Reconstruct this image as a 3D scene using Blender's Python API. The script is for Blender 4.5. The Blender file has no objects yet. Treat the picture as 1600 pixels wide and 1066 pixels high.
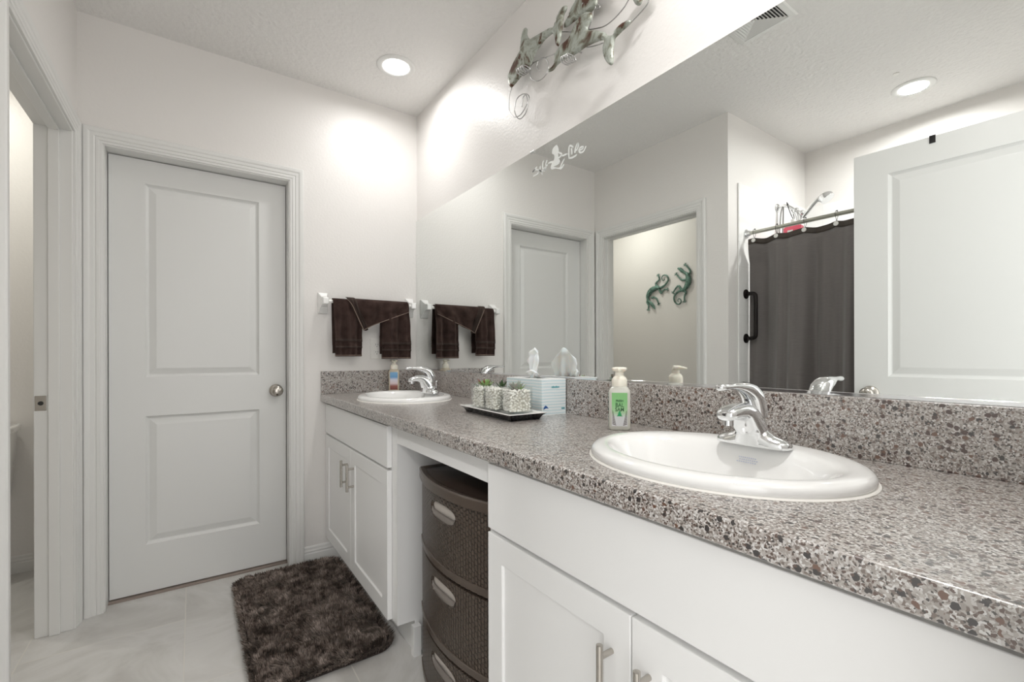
import bpy, math, random
from mathutils import Vector, Matrix, noise
random.seed(7)
PI = math.pi
sc = bpy.context.scene

# ---------------------------------------------------------------- camera, world, lights, exposure
CAM_H = 1.1252
YAW, ROLL = 0.60736, -0.0025
cam_data = bpy.data.cameras.new('camera')
cam = bpy.data.objects.new('camera', cam_data)
sc.collection.objects.link(cam)
cam_data.sensor_width = 36.0
cam_data.lens = 716.59 / 1600 * 36.0
cam_data.shift_y = (554.1 - 533.0) / 1600.0
cam_data.clip_start = 0.005
_r = Vector((math.cos(YAW), -math.sin(YAW), 0)); _u = Vector((0, 0, 1)); _f = Vector((math.sin(YAW), math.cos(YAW), 0))
_r2 = _r * math.cos(ROLL) + _u * math.sin(ROLL); _u2 = _u * math.cos(ROLL) - _r * math.sin(ROLL)
cam.matrix_world = Matrix(((_r2.x, _u2.x, -_f.x, 0), (_r2.y, _u2.y, -_f.y, 0), (_r2.z, _u2.z, -_f.z, CAM_H), (0, 0, 0, 1)))
sc.camera = cam

world = bpy.data.worlds.new('world'); sc.world = world
world.use_nodes = True
world.node_tree.nodes['Background'].inputs[0].default_value = (1.0, 0.99, 0.975, 1)
world.node_tree.nodes['Background'].inputs[1].default_value = 1.5
LAMP_W = 2.3        # watts of each ceiling lamp
TOILET_W = 3.2
sc.view_settings.view_transform = 'Standard'
sc.view_settings.look = 'None'
sc.view_settings.gamma = 1.0
sc.view_settings.use_curve_mapping = False
sc.view_settings.exposure = 0.92
sc.cycles.max_bounces = 14
sc.cycles.diffuse_bounces = 8
sc.cycles.glossy_bounces = 6
sc.cycles.transmission_bounces = 8
sc.cycles.transparent_max_bounces = 8
sc.cycles.sample_clamp_indirect = 4.0
sc.cycles.caustics_reflective = True      # the big mirror must throw the room's light back
sc.cycles.caustics_refractive = False
sc.cycles.use_denoising = True

# ---------------------------------------------------------------- room sizes (metres)
XM, YF, XL, XI = 1.1349, 2.6698, -0.4057, -1.4326
YO, YE, ZC = 1.5414, 0.02, 2.6005
YT = 3.42
CT, CB, ST = 0.9106, 0.8709, 1.0349       # counter top, underside, splash top
MT = 1.9502                               # mirror top
XF = 0.5734                               # counter front
Y0 = -0.10

# ---------------------------------------------------------------- helpers
def link(o):
    sc.collection.objects.link(o); return o

class MB:
    def __init__(s): s.v = []; s.f = []; s.uv = None
    def add(s, vs, fs):
        n = len(s.v); s.v += [tuple(map(float, p)) for p in vs]; s.f += [tuple(i + n for i in f) for f in fs]; return s
    def box(s, x0, x1, y0, y1, z0, z1):
        return s.add([(x0,y0,z0),(x1,y0,z0),(x1,y1,z0),(x0,y1,z0),(x0,y0,z1),(x1,y0,z1),(x1,y1,z1),(x0,y1,z1)],
                     [(0,3,2,1),(4,5,6,7),(0,1,5,4),(1,2,6,5),(2,3,7,6),(3,0,4,7)])
    def rings(s, rings, cap0=True, cap1=True, closed=True):
        n = len(rings[0]); vs = [p for r in rings for p in r]; fs = []
        for k in range(len(rings) - 1):
            for i in range(n if closed else n - 1):
                j = (i + 1) % n
                fs.append((k*n+i, k*n+j, (k+1)*n+j, (k+1)*n+i))
        if cap0: fs.append(tuple(range(n))[::-1])
        if cap1: fs.append(tuple((len(rings)-1)*n + i for i in range(n)))
        return s.add(vs, fs)
    def lathe(s, prof, c=(0,0,0), ax='z', n=32, cap0=True, cap1=True):
        rr = []
        for r, h in prof:
            ring = []
            for i in range(n):
                a = 2*PI*i/n; p, q = r*math.cos(a), r*math.sin(a)
                if ax == 'z': t = (c[0]+p, c[1]+q, c[2]+h)
                elif ax == 'y': t = (c[0]+q, c[1]+h, c[2]+p)
                else: t = (c[0]+h, c[1]+p, c[2]+q)
                ring.append(t)
            rr.append(ring)
        return s.rings(rr, cap0, cap1)
    def tube(s, path, rad, n=10, sub=4, flat=1.0, flat_axis=None, caps=True, closed=False):
        P = spline([Vector(p) for p in path], sub) if sub > 1 else [Vector(p) for p in path]
        if isinstance(rad, (int, float)): R = [rad] * len(P)
        else:
            R = []
            for i in range(len(P)):
                t = i / (len(P)-1) * (len(rad)-1); k = min(int(t), len(rad)-2); R.append(rad[k] + (rad[k+1]-rad[k]) * (t-k))
        fa = Vector(flat_axis) if flat_axis else None
        T = (P[1]-P[0]).normalized()
        ref = fa.copy() if fa else (Vector((0,0,1)) if abs(T.z) < .9 else Vector((1,0,0)))
        N = (ref - T*ref.dot(T)).normalized(); rr = []
        for i, p in enumerate(P):
            T = (P[min(i+1, len(P)-1)] - P[max(i-1, 0)]).normalized()
            if fa: N2 = fa - T*fa.dot(T)
            else: N2 = N - T*N.dot(T)
            if N2.length > 1e-6: N = N2.normalized()
            B = T.cross(N)
            rr.append([tuple(p + N*(math.cos(2*PI*j/n)*R[i]*flat) + B*(math.sin(2*PI*j/n)*R[i])) for j in range(n)])
        return s.rings(rr, caps, caps)
    def sphere(s, c, r, n=16, m=10, sx=1, sy=1, sz=1):
        rr = []
        for k in range(m+1):
            a = -PI/2 + PI*k/m; q = max(math.cos(a), 1e-3)
            rr.append([(c[0]+r*q*math.cos(2*PI*i/n)*sx, c[1]+r*q*math.sin(2*PI*i/n)*sy, c[2]+r*math.sin(a)*sz) for i in range(n)])
        return s.rings(rr)

def spline(P, sub):
    out = []
    n = len(P)
    for i in range(n-1):
        p0, p1, p2, p3 = P[max(i-1,0)], P[i], P[i+1], P[min(i+2,n-1)]
        for k in range(sub):
            t = k/sub
            out.append(0.5*((2*p1)+(p2-p0)*t+(2*p0-5*p1+4*p2-p3)*t*t+(3*p1-p0-3*p2+p3)*t**3))
    out.append(P[-1].copy()); return out

def obj(name, mb, mat, parent=None, smooth=30, bevel=0, seg=2, sub=0, solid=0, loc=None, rot=None, recalc=True):
    me = bpy.data.meshes.new(name)
    me.from_pydata(mb.v, [], mb.f)
    if recalc:
        import bmesh
        b = bmesh.new(); b.from_mesh(me); bmesh.ops.recalc_face_normals(b, faces=b.faces); b.to_mesh(me); b.free()
    if mb.uv:
        uvl = me.uv_layers.new(name='UVMap')
        for l in me.loops: uvl.data[l.index].uv = mb.uv[l.vertex_index]
    me.materials.append(mat)
    if smooth:
        me.polygons.foreach_set('use_smooth', [True]*len(me.polygons))
        if smooth < 180: me.set_sharp_from_angle(angle=math.radians(smooth))
    me.update()
    o = link(bpy.data.objects.new(name, me))
    if parent: o.parent = parent
    if loc: o.location = loc
    if rot: o.rotation_euler = rot
    if sub:
        m = o.modifiers.new('sub', 'SUBSURF'); m.levels = sub; m.render_levels = sub
    if solid:
        m = o.modifiers.new('solid', 'SOLIDIFY'); m.thickness = solid; m.offset = 0
    if bevel:
        m = o.modifiers.new('bevel', 'BEVEL'); m.width = bevel; m.segments = seg; m.limit_method = 'ANGLE'; m.angle_limit = math.radians(40)
        m.harden_normals = True
    return o

def thing(name, label, cat, loc=(0,0,0), rotz=0, group=None):
    o = bpy.data.objects.new(name, None); link(o)
    o.empty_display_size = .05
    o.location = loc; o.rotation_euler = (0,0,rotz)
    o['label'] = label; o['category'] = cat
    if group: o['group'] = group
    return o
def tag(o, label, cat, group=None):
    o['label'] = label; o['category'] = cat
    if group: o['group'] = group
    return o
def struct(name, mb, mat, parent=None, label=None, **k):
    o = obj(name, mb, mat, parent, **k)
    if not parent: o['kind'] = 'structure'
    if label: o['label'] = label
    return o
def copy_tree(o, parent=None, loc=None, rotz=None, label=None):
    c = o.copy(); link(c)
    if parent: c.parent = parent
    if loc: c.location = loc
    if rotz is not None: c.rotation_euler = (0,0,rotz)
    if label: c['label'] = label
    for ch in [x for x in bpy.data.objects if x.parent == o]: copy_tree(ch, c)
    return c
def B(*a): return MB().box(*a)

# ---------------------------------------------------------------- materials
def nt(name):
    m = bpy.data.materials.new(name); m.use_nodes = True
    t = m.node_tree; return m, t, t.nodes['Principled BSDF']
def N(t, typ, **k):
    n = t.nodes.new(typ)
    for a, v in k.items(): setattr(n, a, v)
    return n
def mat(name, col, rough=.5, metal=0.0, spec=.5, **k):
    m, t, p = nt(name)
    p.inputs['Base Color'].default_value = (*col, 1); p.inputs['Roughness'].default_value = rough
    p.inputs['Metallic'].default_value = metal; p.inputs['Specular IOR Level'].default_value = spec
    for a, v in k.items(): p.inputs[a.replace('_', ' ')].default_value = v
    return m
def noise_tex(t, scale, detail=3, rough=.5, coord='Object', dist=0):
    tc = N(t, 'ShaderNodeTexCoord'); n = N(t, 'ShaderNodeTexNoise')
    n.inputs['Scale'].default_value = scale; n.inputs['Detail'].default_value = detail; n.inputs['Roughness'].default_value = rough
    n.inputs['Distortion'].default_value = dist
    t.links.new(tc.outputs[coord], n.inputs['Vector']); return n
def bump(t, p, h, strength, dist=.002):
    b = N(t, 'ShaderNodeBump'); b.inputs['Strength'].default_value = strength; b.inputs['Distance'].default_value = dist
    t.links.new(h, b.inputs['Height']); t.links.new(b.outputs[0], p.inputs['Normal']); return b
def ramp(t, inp, stops, mode='LINEAR'):
    r = N(t, 'ShaderNodeValToRGB'); r.color_ramp.interpolation = mode
    e = r.color_ramp.elements
    while len(e) < len(stops): e.new(.5)
    for i, (pos, c) in enumerate(stops): e[i].position = pos; e[i].color = (*c, 1)
    t.links.new(inp, r.inputs[0]); return r
def bumpy(name, col, rough, scale, strength, spec=.5, detail=2, dist=.002, col2=None, cscale=None):
    m = mat(name, col, rough, spec=spec); t = m.node_tree; p = t.nodes['Principled BSDF']
    n = noise_tex(t, scale, detail); bump(t, p, n.outputs[0], strength, dist)
    if col2:
        n2 = noise_tex(t, cscale or scale, 4)
        r = ramp(t, n2.outputs[0], [(.35, col), (.65, col2)]); t.links.new(r.outputs[0], p.inputs['Base Color'])
    return m
M = {}
M['wall'] = bumpy('wall_paint', (.77,.752,.732), .40, 85, .45, detail=3, dist=.0018)
M['ceiling'] = bumpy('ceiling_paint', (.80,.79,.775), .8, 48, .9, detail=5, dist=.008)
M['trim'] = mat('white_trim_paint', (.74,.74,.725), .32)
M['door'] = bumpy('white_door_paint', (.72,.725,.715), .36, 30, .04)
M['cabinet'] = mat('white_cabinet_thermofoil', (.80,.80,.795), .34)
M['ceramic'] = mat('white_vitreous_china', (.85,.85,.84), .08, spec=.6, Coat_Weight=.4, Coat_Roughness=.03)
M['caulk'] = mat('white_caulk', (.8,.78,.74), .6)
M['chrome'] = mat('polished_chrome', (.82,.83,.84), .06, 1.0)
M['nickel'] = mat('satin_nickel', (.50,.47,.43), .27, 1.0)
M['mirror'] = mat('mirror_silver', (.85,.87,.858), .0, 1.0)
M['bronze'] = mat('dark_bronze', (.018,.014,.013), .22, .6)
M['black'] = mat('black_gloss', (.006,.006,.007), .12)
M['blackmetal'] = mat('black_wire', (.02,.02,.02), .35, .5)
M['void'] = mat('dark_recess', (.03,.03,.03), .9)
M['wire'] = mat('grey_steel_wire', (.55,.55,.55), .25, 1.0)
M['cream'] = mat('cream_pump_plastic', (.82,.78,.68), .35, Subsurface_Weight=.1)
M['tissue'] = mat('tissue_paper', (.86,.86,.85), .9, Subsurface_Weight=.3)
M['decal'] = mat('white_vinyl', (.72,.74,.72), .5)
M['carpet'] = bumpy('beige_carpet_beyond_door', (.30,.25,.22), .95, 300, 1.0)
M['gloss'] = mat('white_rod_plastic', (.86,.85,.82), .15)
M['tray_sheen'] = mat('painted_tray_reflection', (.82,.82,.80), .12)  # pale colour standing in for reflections on the black gloss tray
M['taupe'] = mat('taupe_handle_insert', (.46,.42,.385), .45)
M['plastic_dark'] = mat('brown_gloss_lid', (.040,.026,.020), .18)
M['pink'] = mat('pink_plastic', (.75,.10,.16), .35)
M['whitep'] = mat('white_plastic', (.82,.81,.78), .3)

def emit(name, col, s):
    m, t, p = nt(name); p.inputs['Base Color'].default_value = (.9,.9,.9,1)
    p.inputs['Emission Color'].default_value = (*col, 1); p.inputs['Emission Strength'].default_value = s; return m
M['lamp'] = emit('lamp_diffuser', (1.0,.985,.96), 5.0)
M['lamp_toilet'] = emit('toilet_lamp_diffuser', (1.0,.97,.90), 5.0)

def glass(name, col=(1,1,1), rough=0.0, ior=1.45):
    m, t, p = nt(name)
    p.inputs['Base Color'].default_value = (*col, 1); p.inputs['Roughness'].default_value = rough
    p.inputs['Transmission Weight'].default_value = 1.0; p.inputs['IOR'].default_value = ior
    # clear glass lets the room light through to what is inside
    tr = N(t, 'ShaderNodeBsdfTransparent'); mx = N(t, 'ShaderNodeMixShader'); lw = N(t, 'ShaderNodeLayerWeight'); lw.inputs[0].default_value = .5
    pw = N(t, 'ShaderNodeMath', operation='POWER'); pw.inputs[1].default_value = 3.5; t.links.new(lw.outputs['Facing'], pw.inputs[0])
    fr = N(t, 'ShaderNodeMath', operation='MULTIPLY_ADD'); fr.inputs[1].default_value = .7; fr.inputs[2].default_value = .035; t.links.new(pw.outputs[0], fr.inputs[0])
    gl = N(t, 'ShaderNodeBsdfGlossy'); gl.inputs['Roughness'].default_value = .02
    tr.inputs[0].default_value = (*col, 1)
    t.links.new(fr.outputs[0], mx.inputs[0]); t.links.new(tr.outputs[0], mx.inputs[1]); t.links.new(gl.outputs[0], mx.inputs[2])
    t.links.new(mx.outputs[0], t.nodes['Material Output'].inputs[0]); return m
M['glass'] = glass('clear_glass', (.988,.998,.995))

def granite():
    m, t, p = nt('speckled_laminate')
    p.inputs['Roughness'].default_value = .30; p.inputs['Specular IOR Level'].default_value = .9; p.inputs['Coat Weight'].default_value = .8; p.inputs['Coat Roughness'].default_value = .38; p.inputs['Coat IOR'].default_value = 1.62
    tc = N(t, 'ShaderNodeTexCoord')
    nz = N(t, 'ShaderNodeTexNoise'); nz.inputs['Scale'].default_value = 190; nz.inputs['Detail'].default_value = 4
    t.links.new(tc.outputs['Object'], nz.inputs['Vector'])
    mixv = N(t, 'ShaderNodeMix', data_type='VECTOR'); mixv.inputs[0].default_value = .0060
    t.links.new(tc.outputs['Object'], mixv.inputs[4]); t.links.new(nz.outputs['Color'], mixv.inputs[5])
    def vor(scale):
        v = N(t, 'ShaderNodeTexVoronoi'); v.inputs['Scale'].default_value = scale
        t.links.new(mixv.outputs[1], v.inputs['Vector']); 
        s = N(t, 'ShaderNodeSeparateColor'); t.links.new(v.outputs['Color'], s.inputs[0]); return v, s
    v1, s1 = vor(390)
    base = ramp(t, s1.outputs[0], [(0,(.29,.26,.235)),(.26,(.39,.36,.335)),(.46,(.50,.48,.46)),(.61,(.15,.115,.095)),(.74,(.60,.59,.575)),(.86,(.040,.030,.025)),(.94,(.31,.285,.26))], 'CONSTANT')
    v2, s2 = vor(105)
    spot = ramp(t, s2.outputs[1], [(0,(1,1,1)),(.27,(0,0,0))], 'CONSTANT')
    lt = N(t, 'ShaderNodeMath', operation='LESS_THAN'); lt.inputs[1].default_value = .44
    t.links.new(v2.outputs['Distance'], lt.inputs[0])
    mul = N(t, 'ShaderNodeMath', operation='MULTIPLY'); t.links.new(spot.outputs[0], mul.inputs[0]); t.links.new(lt.outputs[0], mul.inputs[1])
    spc = ramp(t, s2.outputs[0], [(0,(.018,.013,.012)),(.55,(.055,.024,.018)),(.78,(.13,.06,.035))], 'CONSTANT')
    mx = N(t, 'ShaderNodeMix', data_type='RGBA'); t.links.new(mul.outputs[0], mx.inputs[0]); t.links.new(base.outputs[0], mx.inputs[6]); t.links.new(spc.outputs[0], mx.inputs[7])
    v3, s3 = vor(250)
    a3 = ramp(t, s3.outputs[2], [(0,(1,1,1)),(.26,(0,0,0))], 'CONSTANT'); l3 = N(t, 'ShaderNodeMath', operation='LESS_THAN'); l3.inputs[1].default_value = .46; t.links.new(v3.outputs['Distance'], l3.inputs[0])
    m3 = N(t, 'ShaderNodeMath', operation='MULTIPLY'); t.links.new(a3.outputs[0], m3.inputs[0]); t.links.new(l3.outputs[0], m3.inputs[1])
    c3 = ramp(t, s3.outputs[0], [(0,(.085,.045,.032)),(.4,(.03,.022,.02)),(.65,(.20,.14,.115)),(.85,(.10,.085,.08))], 'CONSTANT')
    mx3 = N(t, 'ShaderNodeMix', data_type='RGBA'); t.links.new(m3.outputs[0], mx3.inputs[0]); t.links.new(mx.outputs[2], mx3.inputs[6]); t.links.new(c3.outputs[0], mx3.inputs[7])
    t.links.new(mx3.outputs[2], p.inputs['Base Color'])
    bump(t, p, nz.outputs[0], .05, .001)
    return m
M['granite'] = granite()

def floor_mat():
    m, t, p = nt('floor_tile')
    tc = N(t, 'ShaderNodeTexCoord')
    mp = N(t, 'ShaderNodeMapping'); mp.inputs['Rotation'].default_value = (0,0,PI/2)
    mp.inputs['Location'].default_value = (2.40+.249*0, .03+.498*6, 0)
    t.links.new(tc.outputs['Object'], mp.inputs['Vector'])
    b = N(t, 'ShaderNodeTexBrick'); b.offset = .5; b.squash = 1
    b.inputs['Scale'].default_value = 1; b.inputs['Brick Width'].default_value = .996; b.inputs['Row Height'].default_value = .498
    b.inputs['Mortar Size'].default_value = .0022; b.inputs['Mortar Smooth'].default_value = .1
    b.inputs['Color1'].default_value = (0,0,0,1); b.inputs['Color2'].default_value = (.25,.25,.25,1)
    t.links.new(mp.outputs[0], b.inputs['Vector'])
    n = N(t, 'ShaderNodeTexNoise'); n.inputs['Scale'].default_value = 2.6; n.inputs['Detail'].default_value = 8; n.inputs['Roughness'].default_value = .6; n.inputs['Distortion'].default_value = 1.2
    add = N(t, 'ShaderNodeVectorMath', operation='ADD'); t.links.new(tc.outputs['Object'], add.inputs[0]); t.links.new(b.outputs['Color'], add.inputs[1])
    t.links.new(add.outputs[0], n.inputs['Vector'])
    r = ramp(t, n.outputs[0], [(.30,(.47,.455,.435)),(.47,(.58,.57,.55)),(.56,(.63,.62,.605)),(.7,(.54,.525,.505))])
    mx = N(t, 'ShaderNodeMix', data_type='RGBA'); t.links.new(b.outputs['Fac'], mx.inputs[0]); t.links.new(r.outputs[0], mx.inputs[6]); mx.inputs[7].default_value = (.66,.64,.60,1)
    t.links.new(mx.outputs[2], p.inputs['Base Color'])
    p.inputs['Roughness'].default_value = .38
    inv = N(t, 'ShaderNodeMath', operation='SUBTRACT'); inv.inputs[0].default_value = 1; t.links.new(b.outputs['Fac'], inv.inputs[1])
    bump(t, p, inv.outputs[0], .4, .001)
    return m
M['floor'] = floor_mat()

def shower_tile():
    m, t, p = nt('white_shower_tile')
    tc = N(t, 'ShaderNodeTexCoord'); mp = N(t, 'ShaderNodeMapping'); mp.inputs['Rotation'].default_value = (PI/2, 0, 0)
    b = N(t, 'ShaderNodeTexBrick'); b.offset = 0
    sp = N(t, 'ShaderNodeSeparateXYZ'); t.links.new(tc.outputs['Object'], sp.inputs[0])
    ad = N(t, 'ShaderNodeMath', operation='ADD'); t.links.new(sp.outputs[0], ad.inputs[0]); t.links.new(sp.outputs[1], ad.inputs[1])
    cb = N(t, 'ShaderNodeCombineXYZ'); t.links.new(ad.outputs[0], cb.inputs[0]); t.links.new(sp.outputs[2], cb.inputs[1])
    t.links.new(cb.outputs[0], b.inputs['Vector'])
    b.inputs['Scale'].default_value = 1; b.inputs['Brick Width'].default_value = .152; b.inputs['Row Height'].default_value = .152; b.inputs['Mortar Size'].default_value = .0015
    b.inputs['Color1'].default_value = (.83,.83,.82,1); b.inputs['Color2'].default_value = (.85,.85,.84,1); b.inputs['Mortar'].default_value = (.77,.77,.76,1)
    t.links.new(b.outputs['Color'], p.inputs['Base Color']); p.inputs['Roughness'].default_value = .15
    return m
M['tile'] = shower_tile()

def terry(name, c1, c2, scale=420):
    m, t, p = nt(name); n = noise_tex(t, scale, 3); n2 = noise_tex(t, 25, 3)
    r = ramp(t, n2.outputs[0], [(.3, c1), (.7, c2)]); t.links.new(r.outputs[0], p.inputs['Base Color'])
    p.inputs['Roughness'].default_value = .95; p.inputs['Sheen Weight'].default_value = .2; p.inputs['Sheen Roughness'].default_value = .5
    p.inputs['Sheen Tint'].default_value = (.5,.38,.32,1)
    p.inputs['Specular IOR Level'].default_value = .15
    bump(t, p, n.outputs[0], 1.0, .004); return m
M['towel'] = terry('dark_brown_terry', (.026,.014,.012), (.056,.034,.029))
M['towel_band'] = terry('dark_brown_woven_band', (.045,.032,.028), (.055,.04,.035), 700)
M['towel_piping'] = mat('light_brown_piping', (.22,.16,.13), .8)
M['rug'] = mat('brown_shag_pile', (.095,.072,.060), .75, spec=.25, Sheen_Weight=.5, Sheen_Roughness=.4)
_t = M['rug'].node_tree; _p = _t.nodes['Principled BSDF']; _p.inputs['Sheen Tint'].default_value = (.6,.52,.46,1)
_n = noise_tex(_t, 17, 8, .70); _r = ramp(_t, _n.outputs[0], [(.40,(.026,.018,.014)),(.48,(.11,.084,.070)),(.60,(.25,.205,.18))]); _g = N(_t, 'ShaderNodeNewGeometry'); _m = N(_t, 'ShaderNodeMath', operation='MULTIPLY_ADD'); _m.inputs[1].default_value = 1.7; _m.inputs[2].default_value = .35  # noise patches put the brushed nap's light and shade into the colour
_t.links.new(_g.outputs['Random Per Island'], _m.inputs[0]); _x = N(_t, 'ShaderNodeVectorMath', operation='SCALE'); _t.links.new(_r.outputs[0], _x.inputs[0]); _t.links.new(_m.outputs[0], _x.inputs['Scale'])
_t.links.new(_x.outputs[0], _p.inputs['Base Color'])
M['rug_back'] = mat('dark_rug_backing', (.035,.026,.022), .9)

def wicker():
    m, t, p = nt('brown_woven_plastic')
    tc = N(t, 'ShaderNodeTexCoord'); b = N(t, 'ShaderNodeTexBrick'); b.offset = .5
    t.links.new(tc.outputs['UV'], b.inputs['Vector'])
    b.inputs['Scale'].default_value = 1; b.inputs['Brick Width'].default_value = .0150; b.inputs['Row Height'].default_value = .0115
    b.inputs['Mortar Size'].default_value = .0024; b.inputs['Mortar Smooth'].default_value = 1.0
    inv = N(t, 'ShaderNodeMath', operation='SUBTRACT'); inv.inputs[0].default_value = 1; t.links.new(b.outputs['Fac'], inv.inputs[1])
    w = N(t, 'ShaderNodeTexWave'); w.bands_direction = 'X'; w.inputs['Scale'].default_value = 1/.0125*.5/1.0; t.links.new(tc.outputs['UV'], w.inputs['Vector'])
    p.inputs['Base Color'].default_value = (.072,.052,.039,1); p.inputs['Roughness'].default_value = .36
    bump(t, p, inv.outputs[0], 1.0, .006); return m
M['wicker'] = wicker()
M['brown_plastic'] = mat('brown_plastic_frame', (.070,.051,.039), .30)

def curtain_mat():
    m, t, p = nt('charcoal_curtain_fabric')
    n = noise_tex(t, 3, 3)
    tc = N(t, 'ShaderNodeTexCoord'); mp = N(t, 'ShaderNodeMapping'); mp.inputs['Scale'].default_value = (20, 20, 900)
    n2 = N(t, 'ShaderNodeTexNoise'); n2.inputs['Scale'].default_value = 1; t.links.new(tc.outputs['Object'], mp.inputs[0]); t.links.new(mp.outputs[0], n2.inputs['Vector'])
    r = ramp(t, n2.outputs[0], [(.3,(.125,.112,.106)),(.7,(.160,.144,.138))]); t.links.new(r.outputs[0], p.inputs['Base Color'])
    p.inputs['Roughness'].default_value = .62; p.inputs['Sheen Weight'].default_value = .3
    bump(t, p, n2.outputs[0], .12, .001); return m
M['curtain'] = curtain_mat()
M['curtain_hem'] = mat('brown_curtain_hem', (.045,.034,.026), .6)

def patina(name, c_green, c_rust, c_light, metal, scale, rough=.38):
    m, t, p = nt(name); n = noise_tex(t, scale, 4, .6, dist=.6)
    r = ramp(t, n.outputs[0], [(.385, c_rust), (.43, c_green), (.53, c_light), (.60, c_green), (.68, c_rust)])
    t.links.new(r.outputs[0], p.inputs['Base Color']); p.inputs['Metallic'].default_value = metal; p.inputs['Roughness'].default_value = rough
    bump(t, p, n.outputs[0], .3, .002); return m
M['dolphin'] = patina('patinated_metal', (.24,.25,.20), (.085,.035,.020), (.42,.45,.41), .3, 15, .40)
M['gecko'] = patina('verdigris_metal', (.085,.17,.135), (.03,.045,.035), (.17,.30,.25), .3, 60, .45)
def two_tone(name, stops, coord=2, scale=1.0, off=0.0, rough=.4):
    m, t, p = nt(name); tc = N(t, 'ShaderNodeTexCoord'); sp = N(t, 'ShaderNodeSeparateXYZ'); t.links.new(tc.outputs['Object'], sp.inputs[0])
    ma = N(t, 'ShaderNodeMath', operation='MULTIPLY_ADD'); ma.inputs[1].default_value = scale; ma.inputs[2].default_value = off
    t.links.new(sp.outputs[coord], ma.inputs[0])
    r = ramp(t, ma.outputs[0], stops); t.links.new(r.outputs[0], p.inputs['Base Color']); p.inputs['Roughness'].default_value = rough; return m

# outlines of the wall ornaments and the decal, metres on their own wall: (y, z)
DOLPHIN_A = [(1.5748, 2.24), (1.5903, 2.2608), (1.5941, 2.2904), (1.5842, 2.3104), (1.557, 2.3376), (1.5211, 2.3565), (1.5045, 2.3715), (1.4989, 2.4031), (1.487, 2.424), (1.4718, 2.431), (1.4622, 2.418), (1.4631, 2.3986), (1.4458, 2.3719), (1.4201, 2.3646), (1.364, 2.3516), (1.3185, 2.3409), (1.2979, 2.3313), (1.2829, 2.348), (1.2644, 2.368), (1.2427, 2.3735), (1.2265, 2.3666), (1.2272, 2.354), (1.2414, 2.3429), (1.2487, 2.3227), (1.2487, 2.3038), (1.256, 2.289), (1.2604, 2.2677), (1.2722, 2.248), (1.2855, 2.2602), (1.2929, 2.2861), (1.3018, 2.3097), (1.3248, 2.3151), (1.3562, 2.3146), (1.3788, 2.3072), (1.4036, 2.2969), (1.4247, 2.2784), (1.4462, 2.2638), (1.4726, 2.2564), (1.5087, 2.2522), (1.5431, 2.2444)]
DOLPHIN_B = [(1.3109, 2.1664), (1.2994, 2.1751), (1.2754, 2.1795), (1.2731, 2.2022), (1.2606, 2.2154), (1.2332, 2.2267), (1.1969, 2.2304), (1.1745, 2.2517), (1.1514, 2.2673), (1.1225, 2.2688), (1.0884, 2.2501), (1.0866, 2.2282), (1.102, 2.2156), (1.1039, 2.2027), (1.0646, 2.1763), (1.0297, 2.1506), (1.0173, 2.1342), (0.9961, 2.1233), (0.9825, 2.1306), (0.9637, 2.1358), (0.9377, 2.1331), (0.9234, 2.125), (0.925, 2.1188), (0.9481, 2.1145), (0.9691, 2.1106), (0.9842, 2.107), (0.9897, 2.0958), (0.993, 2.0771), (0.9925, 2.0522), (0.9965, 2.0328), (1.0075, 2.0353), (1.0232, 2.0551), (1.0345, 2.0809), (1.0356, 2.1047), (1.0286, 2.121), (1.0441, 2.1335), (1.0827, 2.1449), (1.1197, 2.1524), (1.1518, 2.153), (1.185, 2.1587), (1.2263, 2.1678), (1.2622, 2.1669), (1.2844, 2.1602)]
DOLPHIN_C = [(1.2544, 2.3088), (1.2458, 2.3203), (1.2245, 2.3349), (1.2119, 2.3506), (1.1947, 2.3617), (1.1712, 2.3811), (1.1322, 2.3872), (1.0766, 2.3762), (1.013, 2.3455), (0.9855, 2.3555), (0.9589, 2.3408), (0.9748, 2.3192), (0.9486, 2.2769), (0.9643, 2.2833), (1.002, 2.317), (1.0473, 2.3305), (1.0768, 2.3241), (1.0859, 2.2994), (1.0902, 2.2868), (1.1074, 2.2813), (1.1294, 2.2823), (1.1583, 2.2946), (1.1835, 2.297), (1.2121, 2.2993), (1.2366, 2.3007)]
DOLPHIN_D = [(0.9345, 2.2022), (0.9274, 2.1873), (0.9159, 2.1761), (0.9054, 2.1767), (0.8961, 2.1943), (0.8696, 2.2081), (0.8327, 2.21), (0.8417, 2.2351), (0.879, 2.2571), (0.9131, 2.249), (0.9308, 2.2288)]
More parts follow.
